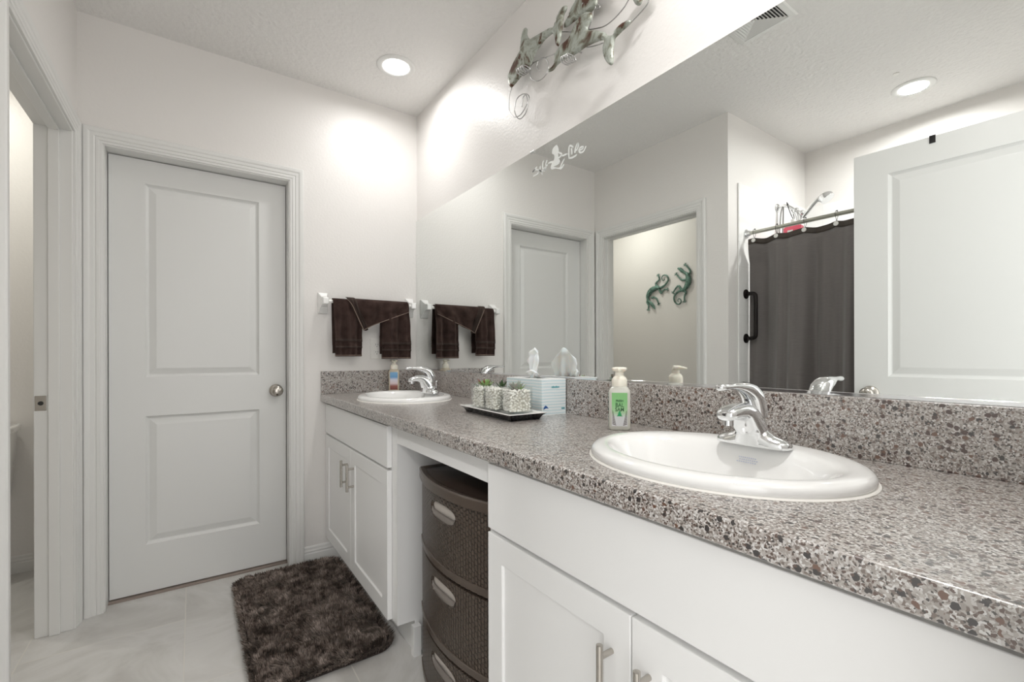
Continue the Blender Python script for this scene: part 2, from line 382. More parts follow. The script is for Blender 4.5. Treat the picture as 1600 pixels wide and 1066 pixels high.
DOLPHIN_WIRES = [[(1.5643, 2.2807), (1.5935, 2.2561), (1.6124, 2.2258), (1.6136, 2.1757), (1.5891, 2.137), (1.5555, 2.1126), (1.5181, 2.1091), (1.488, 2.1308), (1.4719, 2.1527), (1.4816, 2.1731), (1.5113, 2.1897), (1.5428, 2.1881), (1.5581, 2.1676), (1.563, 2.1368), (1.546, 2.1048), (1.5246, 2.0968), (1.4953, 2.1073), (1.4791, 2.1321), (1.4861, 2.1726), (1.5041, 2.1676), (1.5115, 2.1359)], [(1.275, 2.2384), (1.3048, 2.2449), (1.3671, 2.2625), (1.4443, 2.2797), (1.4592, 2.2548), (1.4506, 2.2242), (1.4166, 2.1944), (1.3835, 2.1884), (1.3553, 2.202), (1.3513, 2.2325), (1.3751, 2.2653), (1.4038, 2.2677), (1.4122, 2.2464), (1.3957, 2.2225)], [(1.3667, 2.3441), (1.4245, 2.3175), (1.4443, 2.2995), (1.4461, 2.2796)], [(1.1379, 2.2347), (1.1189, 2.2254), (1.0642, 2.2033), (1.0182, 2.1994), (0.9743, 2.2059), (0.9505, 2.2175), (0.9174, 2.2262)], [(0.8784, 2.1754), (0.8905, 2.1635), (0.9327, 2.1519), (0.9745, 2.1421), (1.0016, 2.1434)], [(1.1542, 2.186), (1.1317, 2.1727), (1.0944, 2.1582), (1.0656, 2.1491)], [(1.2747, 2.3059), (1.2317, 2.2823), (1.1837, 2.2549), (1.1379, 2.2333)], [(1.1001, 2.2996), (1.091, 2.2785), (1.0819, 2.2772), (1.0849, 2.2869), (1.094, 2.2891), (1.0965, 2.2775)], [(1.1063, 2.288), (1.1188, 2.2557), (1.1347, 2.2359)]]
COILS = [[(1.485, 2.2522), (1.438, 2.2488)], [(1.2013, 2.1431), (1.1607, 2.1351)]]
GECKO_A = {'body': [(2.8048, 1.7634), (2.8395, 1.7647), (2.8747, 1.7631), (2.9139, 1.7472), (2.9429, 1.7181), (2.9553, 1.6839), (2.9467, 1.6504), (2.9143, 1.6237), (2.8908, 1.5981), (2.8682, 1.564)], 'legs': [[(2.9525, 1.6688), (2.965, 1.6403), (2.9468, 1.6061), (2.9506, 1.5709)], [(2.9105, 1.6763), (2.882, 1.6792), (2.8503, 1.6614), (2.8295, 1.6158)], [(2.8255, 1.7717), (2.8534, 1.7926), (2.8569, 1.8163), (2.8184, 1.846), (2.8308, 1.8824)], [(2.8256, 1.7573), (2.8118, 1.7296), (2.7946, 1.7104), (2.7706, 1.7392), (2.7334, 1.7388)]], 'tail': [(2.8117, 1.7614), (2.7773, 1.7716), (2.7433, 1.793), (2.7198, 1.8212), (2.7197, 1.8524), (2.7431, 1.8756), (2.7736, 1.8771), (2.7907, 1.8566), (2.7805, 1.8322), (2.7601, 1.8323), (2.758, 1.8463)]}
GECKO_B = {'body': [(2.5739, 1.7079), (2.5425, 1.7207), (2.5176, 1.745), (2.5021, 1.7812), (2.502, 1.8192), (2.5173, 1.8541), (2.5421, 1.8714), (2.5671, 1.8916), (2.586, 1.9083), (2.6128, 1.9208)], 'legs': [[(2.5019, 1.8464), (2.4835, 1.8708), (2.5018, 1.9062), (2.5325, 1.9384)], [(2.5174, 1.805), (2.5611, 1.8054), (2.5926, 1.8263), (2.6277, 1.8657)], [(2.5708, 1.7103), (2.5363, 1.6981), (2.5302, 1.6809), (2.5458, 1.6498), (2.5441, 1.6139)], [(2.5739, 1.7106), (2.6024, 1.7556), (2.6313, 1.7424), (2.6606, 1.7067)]], 'tail': [(2.5676, 1.7127), (2.6057, 1.7032), (2.638, 1.6818), (2.6543, 1.65), (2.6446, 1.6126), (2.6125, 1.5873), (2.5837, 1.5957), (2.5805, 1.623), (2.6008, 1.6389), (2.6136, 1.6235), (2.6073, 1.609)]}
DECAL_STROKES = [[(1.4521, 1.8783), (1.4679, 1.8739), (1.4823, 1.867)], [(1.4823, 1.867), (1.4648, 1.8709), (1.4429, 1.8612), (1.4491, 1.8494), (1.4776, 1.8489)], [(1.4305, 1.8748), (1.4327, 1.8593), (1.4175, 1.8368)], [(1.4413, 1.8612), (1.4244, 1.8518), (1.3988, 1.8471)], [(1.4121, 1.8894), (1.4168, 1.873), (1.4144, 1.858), (1.3958, 1.848)], [(1.3904, 1.8837), (1.3972, 1.8663), (1.3854, 1.8623)], [(1.4078, 1.8586), (1.3928, 1.8555)], [(1.3825, 1.8678), (1.3664, 1.8666), (1.3521, 1.8647)], [(1.3238, 1.89), (1.3013, 1.8732), (1.3211, 1.8672)], [(1.2991, 1.867), (1.2856, 1.8658), (1.2723, 1.8654)], [(1.2619, 1.8449), (1.2639, 1.8633), (1.2617, 1.8863), (1.2526, 1.8876), (1.2384, 1.8767)], [(1.2632, 1.8459), (1.2411, 1.8411), (1.2208, 1.8434)], [(1.2492, 1.8772), (1.2462, 1.8534)], [(1.2169, 1.8842), (1.2278, 1.8675), (1.2304, 1.8529)], [(1.2169, 1.8842), (1.2127, 1.8723), (1.2202, 1.8613), (1.2258, 1.8616)], [(1.2058, 1.8542), (1.191, 1.8539), (1.1885, 1.8598), (1.2028, 1.8617), (1.2087, 1.8536), (1.2009, 1.8442), (1.1857, 1.8435), (1.1736, 1.8568)], [(1.287, 1.8529), (1.3006, 1.8406), (1.3116, 1.8236)], [(1.2898, 1.8333), (1.3006, 1.8244), (1.3116, 1.8227)]]
DECAL_BODY = [(1.3306, 1.9211), (1.349, 1.9179), (1.3562, 1.9113), (1.3582, 1.8973), (1.3463, 1.8875), (1.3449, 1.8742), (1.3521, 1.8657), (1.3607, 1.8594), (1.3671, 1.8468), (1.3602, 1.8371), (1.3352, 1.8321), (1.313, 1.8219), (1.2993, 1.824), (1.3047, 1.8294), (1.3212, 1.831), (1.3408, 1.8394), (1.3493, 1.8449), (1.3351, 1.8434), (1.3178, 1.8447), (1.3137, 1.8541), (1.3211, 1.8694), (1.3238, 1.8849), (1.3204, 1.8927), (1.3209, 1.9038)]
# ================================================================ THE ROOM
struct('floor', B(-1.60, 1.30, Y0-1.2, 3.55, -.06, 0), M['floor'], smooth=0)
struct('ceiling', B(-1.60, 1.30, Y0, 3.55, ZC, ZC+.06), M['ceiling'], smooth=0)
struct('wall_right', B(XM+.006, 1.30, Y0, 3.55, 0, ZC), M['wall'], smooth=0)
struct('wall_left', B(-1.60, XI, Y0, 3.55, 0, ZC), M['wall'], smooth=0)
struct('wall_rear', B(XI, XM+.006, YT, 3.55, 0, ZC), M['wall'], smooth=0)
# far wall with the closed door's opening
D0, D1, DH = -.318, .416, 2.046
JW = .018
w = MB(); w.box(XL, D0-JW, YF, YF+.115, 0, ZC).box(D1+JW, XM+.006, YF, YF+.115, 0, ZC).box(D0-JW, D1+JW, YF, YF+.115, DH+JW, ZC)
struct('wall_far', w, M['wall'], smooth=0)
# partition with the toilet room's opening
T0, T1 = 1.757, 2.575
w = MB(); w.box(XL-.115, XL, YO, T0-JW, 0, ZC).box(XL-.115, XL, T1+JW, YT, 0, ZC).box(XL-.115, XL, T0-JW, T1+JW, DH+JW, ZC)
struct('wall_partition', w, M['wall'], smooth=0)
struct('wall_shower_end', B(XI, XL-.115, YO, YO+.115, 0, ZC), M['wall'], smooth=0)
E0, E1 = -.335, .43
w = MB(); w.box(XI, E0-JW, Y0, YE, 0, ZC).box(E1+JW, XM+.006, Y0, YE, 0, ZC).box(E0-JW, E1+JW, Y0, YE, DH+JW, ZC)
struct('wall_entry', w, M['wall'], smooth=0)
# tile round the tub
struct('trim_1', B(XI, -.511, YO-.009, YO, .38, 2.19), M['tile'], smooth=0, bevel=.003, label='white tile surround on the shower end wall')
struct('trim_2', B(XI, XI+.009, YE, YO-.009, .38, 2.19), M['tile'], smooth=0, label='white tile surround on the long shower wall')

# casing profile: (distance from the opening edge, thickness off the wall)
CAS = [(.006,0),(.006,.007),(.012,.0085),(.016,.0085),(.018,.011),(.026,.0115),(.030,.0095),(.034,.0125),(.047,.0135),(.050,.016),(.056,.0185),(.067,.0185),(.071,.015),(.072,0)]
def casing(a0, a1, zt, f):
    """U-shaped mitred moulding round an opening; f(a, z, t) gives the point"""
    m = MB(); n = len(CAS); rows = []
    for wd, t in CAS:
        rows.append([f(a0-wd,0,t), f(a0-wd,zt+wd,t), f(a1+wd,zt+wd,t), f(a1+wd,0,t)])
    vs = [p for r in rows for p in r]; fs = []
    for i in range(n-1):
        for k in range(3): fs.append((i*4+k, i*4+k+1, (i+1)*4+k+1, (i+1)*4+k))
    m.add(vs, fs); m.add([rows[i][0] for i in range(n)], [tuple(range(n))]); m.add([rows[i][3] for i in range(n)], [tuple(range(n))])
    return m
def jamb(a0, a1, zt, d0, d1, stop, f):
    """jamb boards with a door stop; d = depth, stop = (d start, d end)"""
    def bb(m, a, b, c, d, z0, z1):
        P = [f(x,z,y) for x,y,z in [(a,c,z0),(b,c,z0),(b,d,z0),(a,d,z0),(a,c,z1),(b,c,z1),(b,d,z1),(a,d,z1)]]
        m.add(P, [(0,3,2,1),(4,5,6,7),(0,1,5,4),(1,2,6,5),(2,3,7,6),(3,0,4,7)])
    m = MB(); w = JW
    bb(m, a0-w, a0, d0, d1, 0, zt+w); bb(m, a1, a1+w, d0, d1, 0, zt+w); bb(m, a0, a1, d0, d1, zt, zt+w)
    if stop:
        s0, s1 = stop
        bb(m, a0, a0+.011, s0, s1, 0, zt); bb(m, a1-.011, a1, s0, s1, 0, zt); bb(m, a0+.011, a1-.011, s0, s1, zt-.011, zt)
    return m
struct('trim_3', casing(D0, D1, DH, lambda a,z,t: (a, YF-t, z)), M['trim'], smooth=25, label='moulded white casing round the closed door')
struct('trim_4', jamb(D0, D1, DH, 0, .115, None, lambda a,z,d: (a, YF+d, z)), M['trim'], smooth=0, bevel=.0015, label='white jamb of the closed door')
struct('trim_5', casing(T0, T1, DH, lambda a,z,t: (XL+t, a, z)), M['trim'], smooth=25, label='moulded white casing round the open toilet room doorway')
tj = struct('trim_6', jamb(T0, T1, DH, 0, .115, (.038, .072), lambda a,z,d: (XL-d, a, z)), M['trim'], smooth=0, bevel=.0025, label='white jamb and stop of the toilet room doorway')
struct('trim_7', casing(E0, E1, DH, lambda a,z,t: (a, YE+t, z)), M['trim'], smooth=25, label='white casing round the entry doorway')
struct('trim_8', jamb(E0, E1, DH, 0, .12, None, lambda a,z,d: (a, YE-d, z)), M['trim'], smooth=0, label='white jamb of the entry doorway')
# strike plate, let into the toilet room jamb
sp_ = MB()
sp_.box(XL-.112, XL-.078, T1-.0022, T1+.001, .905, .965)
st = obj('strike_plate', sp_, M['nickel'], tj, smooth=0, bevel=.002)
st['label'] = 'satin nickel strike plate with a round hole'
h = obj('latch_hole', MB().lathe([(.008,-.0005),(.008,.003)], (XL-.094, T1-.005, .935), 'y', 20), M['void'], st, smooth=30)

# skirting: (height, thickness) profile swept along straight runs
SK = [(0,0),(0,.014),(.050,.014),(.056,.011),(.064,.012),(.072,.008),(.082,.007),(.089,.003),(.089,0)]
def skirt(p0, p1, nrm):
    a, b, n = Vector(p0), Vector(p1), Vector(nrm)
    m = MB(); r0 = [tuple(a + n*t + Vector((0,0,h))) for h,t in SK]; r1 = [tuple(b + n*t + Vector((0,0,h))) for h,t in SK]
    m.rings([r0, r1]); return m
struct('baseboard_far', skirt((.488,YF,0), (.676,YF,0), (0,-1,0)), M['trim'], smooth=0)
struct('baseboard_rear', skirt((XI,YT,0), (XL-.115,YT,0), (0,-1,0)), M['trim'], smooth=0)
struct('baseboard_left', skirt((XI,YO+.115,0), (XI,YT-.014,0), (1,0,0)), M['trim'], smooth=0)
struct('baseboard_partition', skirt((XL,YO,0), (XL,T0-.073,0), (1,0,0)), M['trim'], smooth=0)
c = obj('carpet', B(XL, XM, YF+.062, YT, 0, .008), M['carpet'], smooth=0)
tag(c, 'pinkish beige carpet seen under the closed white door', 'carpet')

# ---------------------------------------------------------------- doors
def panel_door(W, H, T, panels):
    """slab in local coords: x 0..W, z 0..H, faces at y=0 (front) and y=T; panels = (x0,x1,z0,z1)"""
    m = MB()
    xs = sorted({0, W} | {p[0] for p in panels} | {p[1] for p in panels}); zs = sorted({0, H} | {p[2] for p in panels} | {p[3] for p in panels})
    for side in (0, 1):
        Y = lambda d: d if side == 0 else T-d
        for i in range(len(xs)-1):
            for k in range(len(zs)-1):
                cx, cz = (xs[i]+xs[i+1])/2, (zs[k]+zs[k+1])/2
                if any(p[0] < cx < p[1] and p[2] < cz < p[3] for p in panels): continue
                m.add([(xs[i],Y(0),zs[k]),(xs[i+1],Y(0),zs[k]),(xs[i+1],Y(0),zs[k+1]),(xs[i],Y(0),zs[k+1])], [(0,1,2,3)])
        for x0,x1,z0,z1 in panels:
            rr = []
            for ins, d in ((0,0),(.004,.006),(.010,.0115),(.014,.0125),(.040,.0045),(.043,.004)):
                rr.append([(x0+ins,Y(d),z0+ins),(x1-ins,Y(d),z0+ins),(x1-ins,Y(d),z1-ins),(x0+ins,Y(d),z1-ins)])
            m.rings(rr, False, True)
    m.add([(0,0,0),(W,0,0),(W,T,0),(0,T,0)],[(0,1,2,3)]); m.add([(0,0,H),(W,0,H),(W,T,H),(0,T,H)],[(0,1,2,3)])
    m.add([(0,0,0),(0,T,0),(0,T,H),(0,0,H)],[(0,1,2,3)]); m.add([(W,0,0),(W,T,0),(W,T,H),(W,0,H)],[(0,1,2,3)])
    return m
def door_knob(parent, x, z, y, s):
    """s = -1: sticks out toward -y, +1: toward +y"""
    m = MB(); m.lathe([(.033,0),(.0335,.004*s),(.030,.009*s),(.018,.011*s),(.0125,.016*s),(.012,.030*s),(.016,.036*s),(.025,.042*s),(.0285,.052*s),(.0275,.062*s),(.021,.069*s),(.010,.0725*s),(.002,.073*s)], (x,y,z), 'y', 32)
    k = obj('knob', m, M['nickel'], parent, smooth=50); k['label'] = 'round satin nickel knob'; return k
DW, DT = D1-D0-.006, .035
d1 = struct('door_1', panel_door(DW, 2.028, DT, [(.130,DW-.127,1.008,1.918),(.130,DW-.127,.222,.825)]), M['door'], smooth=0, label='closed white two-panel door in the far wall')
d1.location = (D0+.003, YF+.080, .014)
door_knob(d1, .364-(D0+.003), .922, 0, -1)
a = math.atan2(.752, .040)
d2 = struct('door_2', panel_door(.755, 2.030, DT, [(.126,.755-.126,1.008,1.918),(.126,.755-.126,.222,.825)]), M['door'], smooth=0, label='open white two-panel entry door standing beside the tub, seen in the mirror')
ang = math.atan2(.852-.098, -.281+.3205)
d2.location = (-.3205, .098, .014); d2.rotation_euler = (0,0,ang)      # the visible face looks toward the vanity
k_ = door_knob(d2, .755-.062, .930, 0, -1); door_knob(d2, .755-.062, .930, DT, 1)
for hz in (.25, 1.0, 1.8):
    obj('hinge', MB().lathe([(.006,0),(.006,.09)], (-.003, .002, hz-.045), 'z', 12), M['nickel'], d2)
# black hook hung over the top of the open door
m = MB(); hx = .4785
m.box(hx-.010, hx+.010, -.0028, -.0003, 2.000, 2.0325).box(hx-.010, hx+.010, -.0028, DT+.0028, 2.0303, 2.0328).box(hx-.010, hx+.010, DT+.0003, DT+.0028, 1.80, 2.0325)
m.tube([(hx,DT+.003,1.81),(hx,DT+.012,1.79),(hx,DT+.030,1.795),(hx,DT+.036,1.82)], .004, 8, 5)
hk = obj('over_door_hook', m, M['black'], smooth=30, loc=d2.location, rot=(0,0,ang))
tag(hk, 'small black hook hung over the top edge of the open entry door', 'hook')

# ---------------------------------------------------------------- ceiling lamps and vent
def lamp(x, y, label, m, first=None, watts=None):
    if first: return copy_tree(first, loc=(x,y,ZC), label=label)
    t = thing('recessed_ceiling_light', label, 'ceiling light', (x,y,ZC), group='recessed ceiling lights')
    obj('trim_ring', MB().lathe([(.097,0),(.097,-.002),(.093,-.005),(.080,-.008),(.068,-.006),(.066,-.0035),(.066,0)], n=64, cap0=False, cap1=False), M['trim'], t, smooth=60)
    obj('diffuser', MB().lathe([(.0655,-.0030),(.045,-.0045),(.02,-.0052),(.001,-.0055)], n=48, cap0=False), m, t, smooth=180)
    L_ = bpy.data.lights.new('ceiling_lamp_light', 'AREA'); L_.shape = 'DISK'; L_.size = .124; L_.energy = watts or (TOILET_W if m is M['lamp_toilet'] else LAMP_W)
    L_.color = (1,.985,.90) if m is M['lamp_toilet'] else (1,.985,.965); L_.spread = math.radians(170)
    lo = link(bpy.data.objects.new('lamp_light', L_)); lo.parent = t; lo.location = (0,0,-.0075)
    return t
l1 = lamp(.855, 2.262, 'round recessed ceiling light over the far sink, next to the corner', M['lamp'])
l2 = lamp(-1.006, .815, 'round recessed ceiling light over the tub, seen in the mirror', M['lamp'], None, 8.5)
lamp(.855, .42, 'round recessed ceiling light above the near sink, out of view overhead', M['lamp'], None, 5.0)
lamp(-.975, 2.98, 'round ceiling light inside the toilet room', M['lamp_toilet'])
v = thing('ceiling_vent', 'square white louvred ceiling vent, seen at the top of the mirror', 'vent', (.238, 1.045, ZC))
obj('vent_frame', MB().rings([[(-h_,-h_,z),(h_,-h_,z),(h_,h_,z),(-h_,h_,z)] for h_, z in ((.123,0),(.123,-.003),(.118,-.007),(.098,-.010),(.095,-.006),(.095,0))], False, False), M['trim'], v, smooth=0)
obj('backing', B(-.094,.094,-.094,.094,-.0012,-.0002), M['void'], v, smooth=0)
for k in range(8):
    h_ = .092 - k*.0118
    m = MB(); q = h_-.0075
    m.rings([[(-h_,-h_,-.009),(h_,-h_,-.009),(h_,h_,-.009),(-h_,h_,-.009)],[(-q,-q,-.004),(q,-q,-.004),(q,q,-.004),(-q,q,-.004)]], False, False)
    obj('louvre', m, M['trim'], v, smooth=0, solid=.0012)
s_ = obj('smoke_sensor', MB().lathe([(.013,0),(.013,-.004),(.004,-.007),(.001,-.007)], (-.773,.827,ZC), n=20, cap0=False), M['whitep'])
tag(s_, 'tiny white sprinkler cap on the ceiling beside the shower light', 'ceiling cap')

# ================================================================ VANITY
def boolean_cut(o, cutters):
    for c_ in cutters:
        m_ = o.modifiers.new('b', 'BOOLEAN'); m_.operation = 'DIFFERENCE'; m_.object = c_; m_.solver = 'EXACT'
    dg = bpy.context.evaluated_depsgraph_get(); dg.update()
    me = bpy.data.meshes.new_from_object(o.evaluated_get(dg)); o.modifiers.clear(); o.data = me
    for c_ in cutters: bpy.data.objects.remove(c_, do_unlink=True)
SINKS = [(.850, .522), (.850, 2.145)]
SA, SB = .262, .216
t = thing('countertop', 'speckled brown and grey laminate vanity countertop with backsplash', 'countertop')
def slab():
    m = MB(); prof = []
    r = .006
    for k in range(5): a_ = PI/2*k/4; prof.append((XF+r-r*math.cos(a_)*1, CT-r+r*math.sin(a_)))
    prof = [(XF, CB+.002), (XF+.002, CB)][::-1] + prof
    ring = [(XM,CB)] + prof + [(XM,CT)]
    m.rings([[(x, y, z) for x, z in ring] for y in (YE, YF)])
    return m
top = obj('worktop', slab(), M['granite'], t, smooth=30)
cut = []
for (sx, sy) in SINKS:
    cc = obj('cutter', MB().rings([[(sx+(SB-.02)*math.cos(2*PI*i/64), sy+(SA-.02)*math.sin(2*PI*i/64), z) for i in range(64)] for z in (.7, 1.0)]), M['granite'], smooth=0)
    cut.append(cc)
boolean_cut(top, cut)
obj('backsplash', B(XM-.020, XM-.0005, YE, YF-.0195, CT, ST), M['granite'], t, smooth=0, bevel=.0015)
obj('side_splash', B(XF+.001, XM-.0005, YF-.019, YF-.0003, CT, ST), M['granite'], t, smooth=0, bevel=.0015)

XC = .598
def shaker(y0, y1, z0, z1):
    m = MB(); fr = .062; x = XC; th = .019
    rr = [[(x,y0,z0),(x,y1,z0),(x,y1,z1),(x,y0,z1)],[(x,y0+fr,z0+fr),(x,y1-fr,z0+fr),(x,y1-fr,z1-fr),(x,y0+fr,z1-fr)]]
    g = fr+.0015
    rr.append([(x+.0065,y0+g,z0+g),(x+.0065,y1-g,z0+g),(x+.0065,y1-g,z1-g),(x+.0065,y0+g,z1-g)])
    m.rings(rr, False, True)
    m.rings([[(x,y0,z0),(x,y1,z0),(x,y1,z1),(x,y0,z1)],[(x+th,y0,z0),(x+th,y1,z0),(x+th,y1,z1),(x+th,y0,z1)]], False, True)
    import bmesh
    return m
def weld(o, d=.0001):
    import bmesh
    b = bmesh.new(); b.from_mesh(o.data); bmesh.ops.remove_doubles(b, verts=b.verts, dist=d); bmesh.ops.recalc_face_normals(b, faces=b.faces); b.to_mesh(b and o.data); b.free()
weld(d1); weld(d2)
def bar_handle(parent, y, z0, z1):
    m = MB(); x = XC-.030
    m.lathe([(.0035,0),(.006,.001),(.006,z1-z0-.001),(.0035,z1-z0)], (x, y, z0), 'z', 20)
    for z in (z0+.022, z1-.022): m.lathe([(.005,0),(.005,.030),(.007,.0302)], (x, y, z), 'x', 16)
    o = obj('handle', m, M['nickel'], parent, smooth=40); o['label'] = 'satin nickel bar handle'; return o
def vanity(name, label, y0, y1, split, hy, left_side=True):
    t = thing(name, label, 'cabinet')
    m = MB(); z0 = .122
    xf = XC+.0195
    # open box: sides, bottom, back, face frame
    for ys in (y0, y1-.016):
        m.add([(xf,ys,z0),(.685,ys,z0),(.685,ys,0),(XM-.001,ys,0),(XM-.001,ys,CB-.001),(xf,ys,CB-.001),
               (xf,ys+.016,z0),(.685,ys+.016,z0),(.685,ys+.016,0),(XM-.001,ys+.016,0),(XM-.001,ys+.016,CB-.001),(xf,ys+.016,CB-.001)],
              [(0,1,2,3,4,5),(11,10,9,8,7,6),(0,6,7,1),(1,7,8,2),(2,8,9,3),(3,9,10,4),(4,10,11,5),(5,11,6,0)])
    m.box(xf, XM-.001, y0+.016, y1-.016, z0, z0+.016)
    m.box(xf, xf+.018, y0+.0601, y1-.0501, CB-.03, CB-.001); m.box(xf, xf+.018, y0+.0601, y1-.0501, .67, .715)
    m.box(xf, xf+.018, y0+.016, y0+.06, z0+.016, CB-.001); m.box(xf, xf+.018, y1-.05, y1-.016, z0+.016, CB-.001)
    obj('carcass', m, M['cabinet'], t, smooth=0)
    obj('toe_kick', B(.685, .699, y0+.017, y1-.017, 0, z0-.001), M['cabinet'], t, smooth=0)
    a0, a1 = (y0+.052, y1-.006) if y0 > 1 else (y0+.04, y1-.018)
    obj('false_drawer_front', B(XC, XC+.019, a0, a1, .698, .857), M['cabinet'], t, smooth=0, bevel=.002)
    for (p0, p1, h_) in ((a0, split-.0015, hy[0]), (split+.0015, a1, hy[1])):
        d = obj('door', shaker(p0, p1, .124, .688), M['cabinet'], t, smooth=0); weld(d)
        mo = d.modifiers.new('bevel', 'BEVEL'); mo.width = .0022; mo.segments = 2; mo.limit_method = 'ANGLE'; mo.angle_limit = math.radians(60)
        bar_handle(d, h_, .505, .630)
    return t
fv = vanity('vanity_cabinet', 'white vanity cabinet under the far sink, beside the brown rug', 1.634, YF-.001, 2.176, (2.124, 2.224))
obj('kick_end_block', B(.670, .700, 1.606, 1.633, 0, .112), M['cabinet'], fv, smooth=0, bevel=.001)
nv = vanity('vanity_cabinet', 'white vanity cabinet under the near sink, right of the brown drawer tower', YE+.001, .985, .5155, (.478, .558))
ap = obj('vanity_apron', B(XC+.0195, XC+.037, .986, 1.633, .797, CB-.001), M['cabinet'], smooth=0, bevel=.001)
tag(ap, 'white rail spanning the knee space between the two vanity cabinets', 'cabinet rail')

# ---------------------------------------------------------------- sinks
def ell(cx, a, b, z, n=72): return [(cx+b*math.cos(2*PI*i/n), a*math.sin(2*PI*i/n), z) for i in range(n)]
def make_sink(label, loc):
    t = thing('sink', label, 'sink', loc, group='oval drop-in sinks')
    prof = [(0,SA-.004,SB-.004,.0003),(0,SA,SB,.004),(0,SA,SB,.010),(0,SA-.002,SB-.002,.016),(0,SA-.008,SB-.008,.021),(0,SA-.018,SB-.018,.0235),(-.002,SA-.030,SB-.030,.0235),
            (-.015,SA-.038,SB-.054,.0225),(-.019,SA-.047,SB-.064,.017),(-.021,SA-.056,SB-.073,.004),(-.025,SA-.078,SB-.092,-.030),(-.025,SA-.105,SB-.112,-.070),(-.02,SA-.145,SB-.142,-.100),(-.015,.06,.05,-.118),(-.012,.024,.024,-.122)]
    m = MB(); m.rings([ell(*p) for p in prof], False, False)
    b = obj('basin', m, M['ceramic'], t, smooth=180)
    md = b.modifiers.new('s', 'SUBSURF'); md.levels = 1; md.render_levels = 1
    obj('caulk_line', MB().rings([ell(0,SA+.0035,SB+.0035,.0002), ell(0,SA+.001,SB+.001,.0028), ell(0,SA-.006,SB-.006,.003)], False, False), M['caulk'], t, smooth=180)
    obj('drain', MB().lathe([(.023,-.1225),(.022,-.119),(.017,-.1195),(.016,-.118),(.004,-.1165),(.001,-.1165)], (-.012,0,0), n=32, cap0=False), M['chrome'], t, smooth=40)
    return t
sk = make_sink('white oval drop-in sink nearest the camera', (SINKS[0][0], SINKS[0][1], CT))
s2 = copy_tree(sk, loc=(SINKS[1][0], SINKS[1][1], CT), label='white oval drop-in sink at the far end of the counter')
# faint printed maker's lines on the near basin's back wall
m = MB()
for k, (o0, o1) in enumerate(((.004,.046),(0,.044),(.003,.050))):
    yy0, yy1 = -.036+o0*.9, -.036+o1*.9
    for q in range(9):
        ya = yy0 + (yy1-yy0)*q/9; yb = ya + (yy1-yy0)/9*.72
        zz = -.002-k*.0045; xx = .1035 + (zz)*.30
        m.add([(xx,ya,zz),(xx,yb,zz),(xx-.0006,yb,zz-.0022),(xx-.0006,ya,zz-.0022)], [(0,1,2,3)])
pr_ = obj('printed_mark', m, mat('faint_blue_print', (.50,.53,.64), .5), sk, smooth=0)
pr_['label'] = 'faint blue printed lines'

# ---------------------------------------------------------------- faucets
def loft(m, stations, n=20, sq=2.4):
    """stations: centre (f,z), direction angle of the section's height axis, half height, half width; superellipse sections"""
    rr = []
    for (f, z, ang, hh, hw) in stations:
        ring = []
        for i in range(n):
            a_ = 2*PI*i/n; c, s = math.cos(a_), math.sin(a_)
            c = math.copysign(abs(c)**(2/sq), c); s = math.copysign(abs(s)**(2/sq), s)
            ring.append((-(f + hh*c*math.cos(ang)), hw*s, z + hh*c*math.sin(ang)))
        rr.append(ring)
    m.rings(rr)
def make_faucet(label, loc):
    t = thing('faucet', label, 'faucet', loc, group='chrome single-lever faucets')
    R = math.radians
    m = MB(); rr = []
    for s, d, h in ((-.076,.004,.002),(-.074,.012,.006),(-.069,.019,.010),(-.060,.023,.0145),(-.046,.0255,.018),(-.032,.026,.026),(-.020,.027,.040),(0,.028,.044),(.020,.027,.040),(.032,.026,.026),(.046,.0255,.018),(.060,.023,.0145),(.069,.019,.010),(.074,.012,.006),(.076,.004,.002)):
        ring = [(d, s, 0)]
        for i in range(13):
            a_ = PI*i/12; ring.append((d*math.cos(a_)**1 if True else 0, s, .004 + h*math.sin(a_)**.8))
        ring.append((-d, s, 0)); rr.append(ring)
    m.rings(rr)
    obj('base', m, M['chrome'], t, smooth=60)
    m = MB()
    loft(m, [(.003,.004,0,.030,.036),(.004,.016,R(-4),.029,.034),(.006,.032,R(-14),.029,.030),(.015,.044,R(-34),.033,.0275),(.029,.058,R(-58),.030,.0265),(.044,.0715,R(-76),.020,.0245),(.062,.075,R(-86),.0155,.0235),(.082,.0745,R(-92),.0135,.0225),(.097,.0715,R(-98),.0125,.0215),(.106,.0685,R(-103),.011,.019),(.111,.066,R(-105),.007,.012)])
    sp = obj('spout', m, M['chrome'], t, smooth=60)
    m = MB(); m.lathe([(.0105,0),(.0105,.012),(.009,.013)], (-.095,0,.049), n=20)
    obj('aerator', m, M['chrome'], sp, smooth=40)
    m = MB()
    loft(m, [(-.010,.058,R(-6),.022,.024),(-.008,.072,R(-10),.0225,.0245),(-.003,.088,R(-22),.0225,.024),(.006,.104,R(-45),.021,.023),(.022,.114,R(-68),.018,.0225),(.040,.1195,R(-80),.0145,.0215),(.058,.123,R(-88),.0105,.0175),(.076,.1255,R(-92),.0068,.013),(.096,.126,R(-92),.0055,.0105),(.116,.1255,R(-92),.0070,.0115),(.125,.1252,R(-92),.0065,.010),(.129,.125,R(-92),.003,.005)], sq=2.2)
    hd = obj('lever', m, M['chrome'], t, smooth=60)
    obj('index_cap', MB().sphere((-.0245,0,.0965), .0042, 12, 8), mat('red_blue_index', (.05,.05,.06), .3), hd)
    m = MB(); m.lathe([(.0022,0),(.0022,.050)], (.036,0,.0), n=10, cap0=False); m.sphere((.036,0,.055), .006, 14, 10)
    obj('drain_rod', m, M['chrome'], t, smooth=60)
    return t
f1 = make_faucet('chrome single-lever faucet on the sink nearest the camera', (.974, .507, CT+.0232))
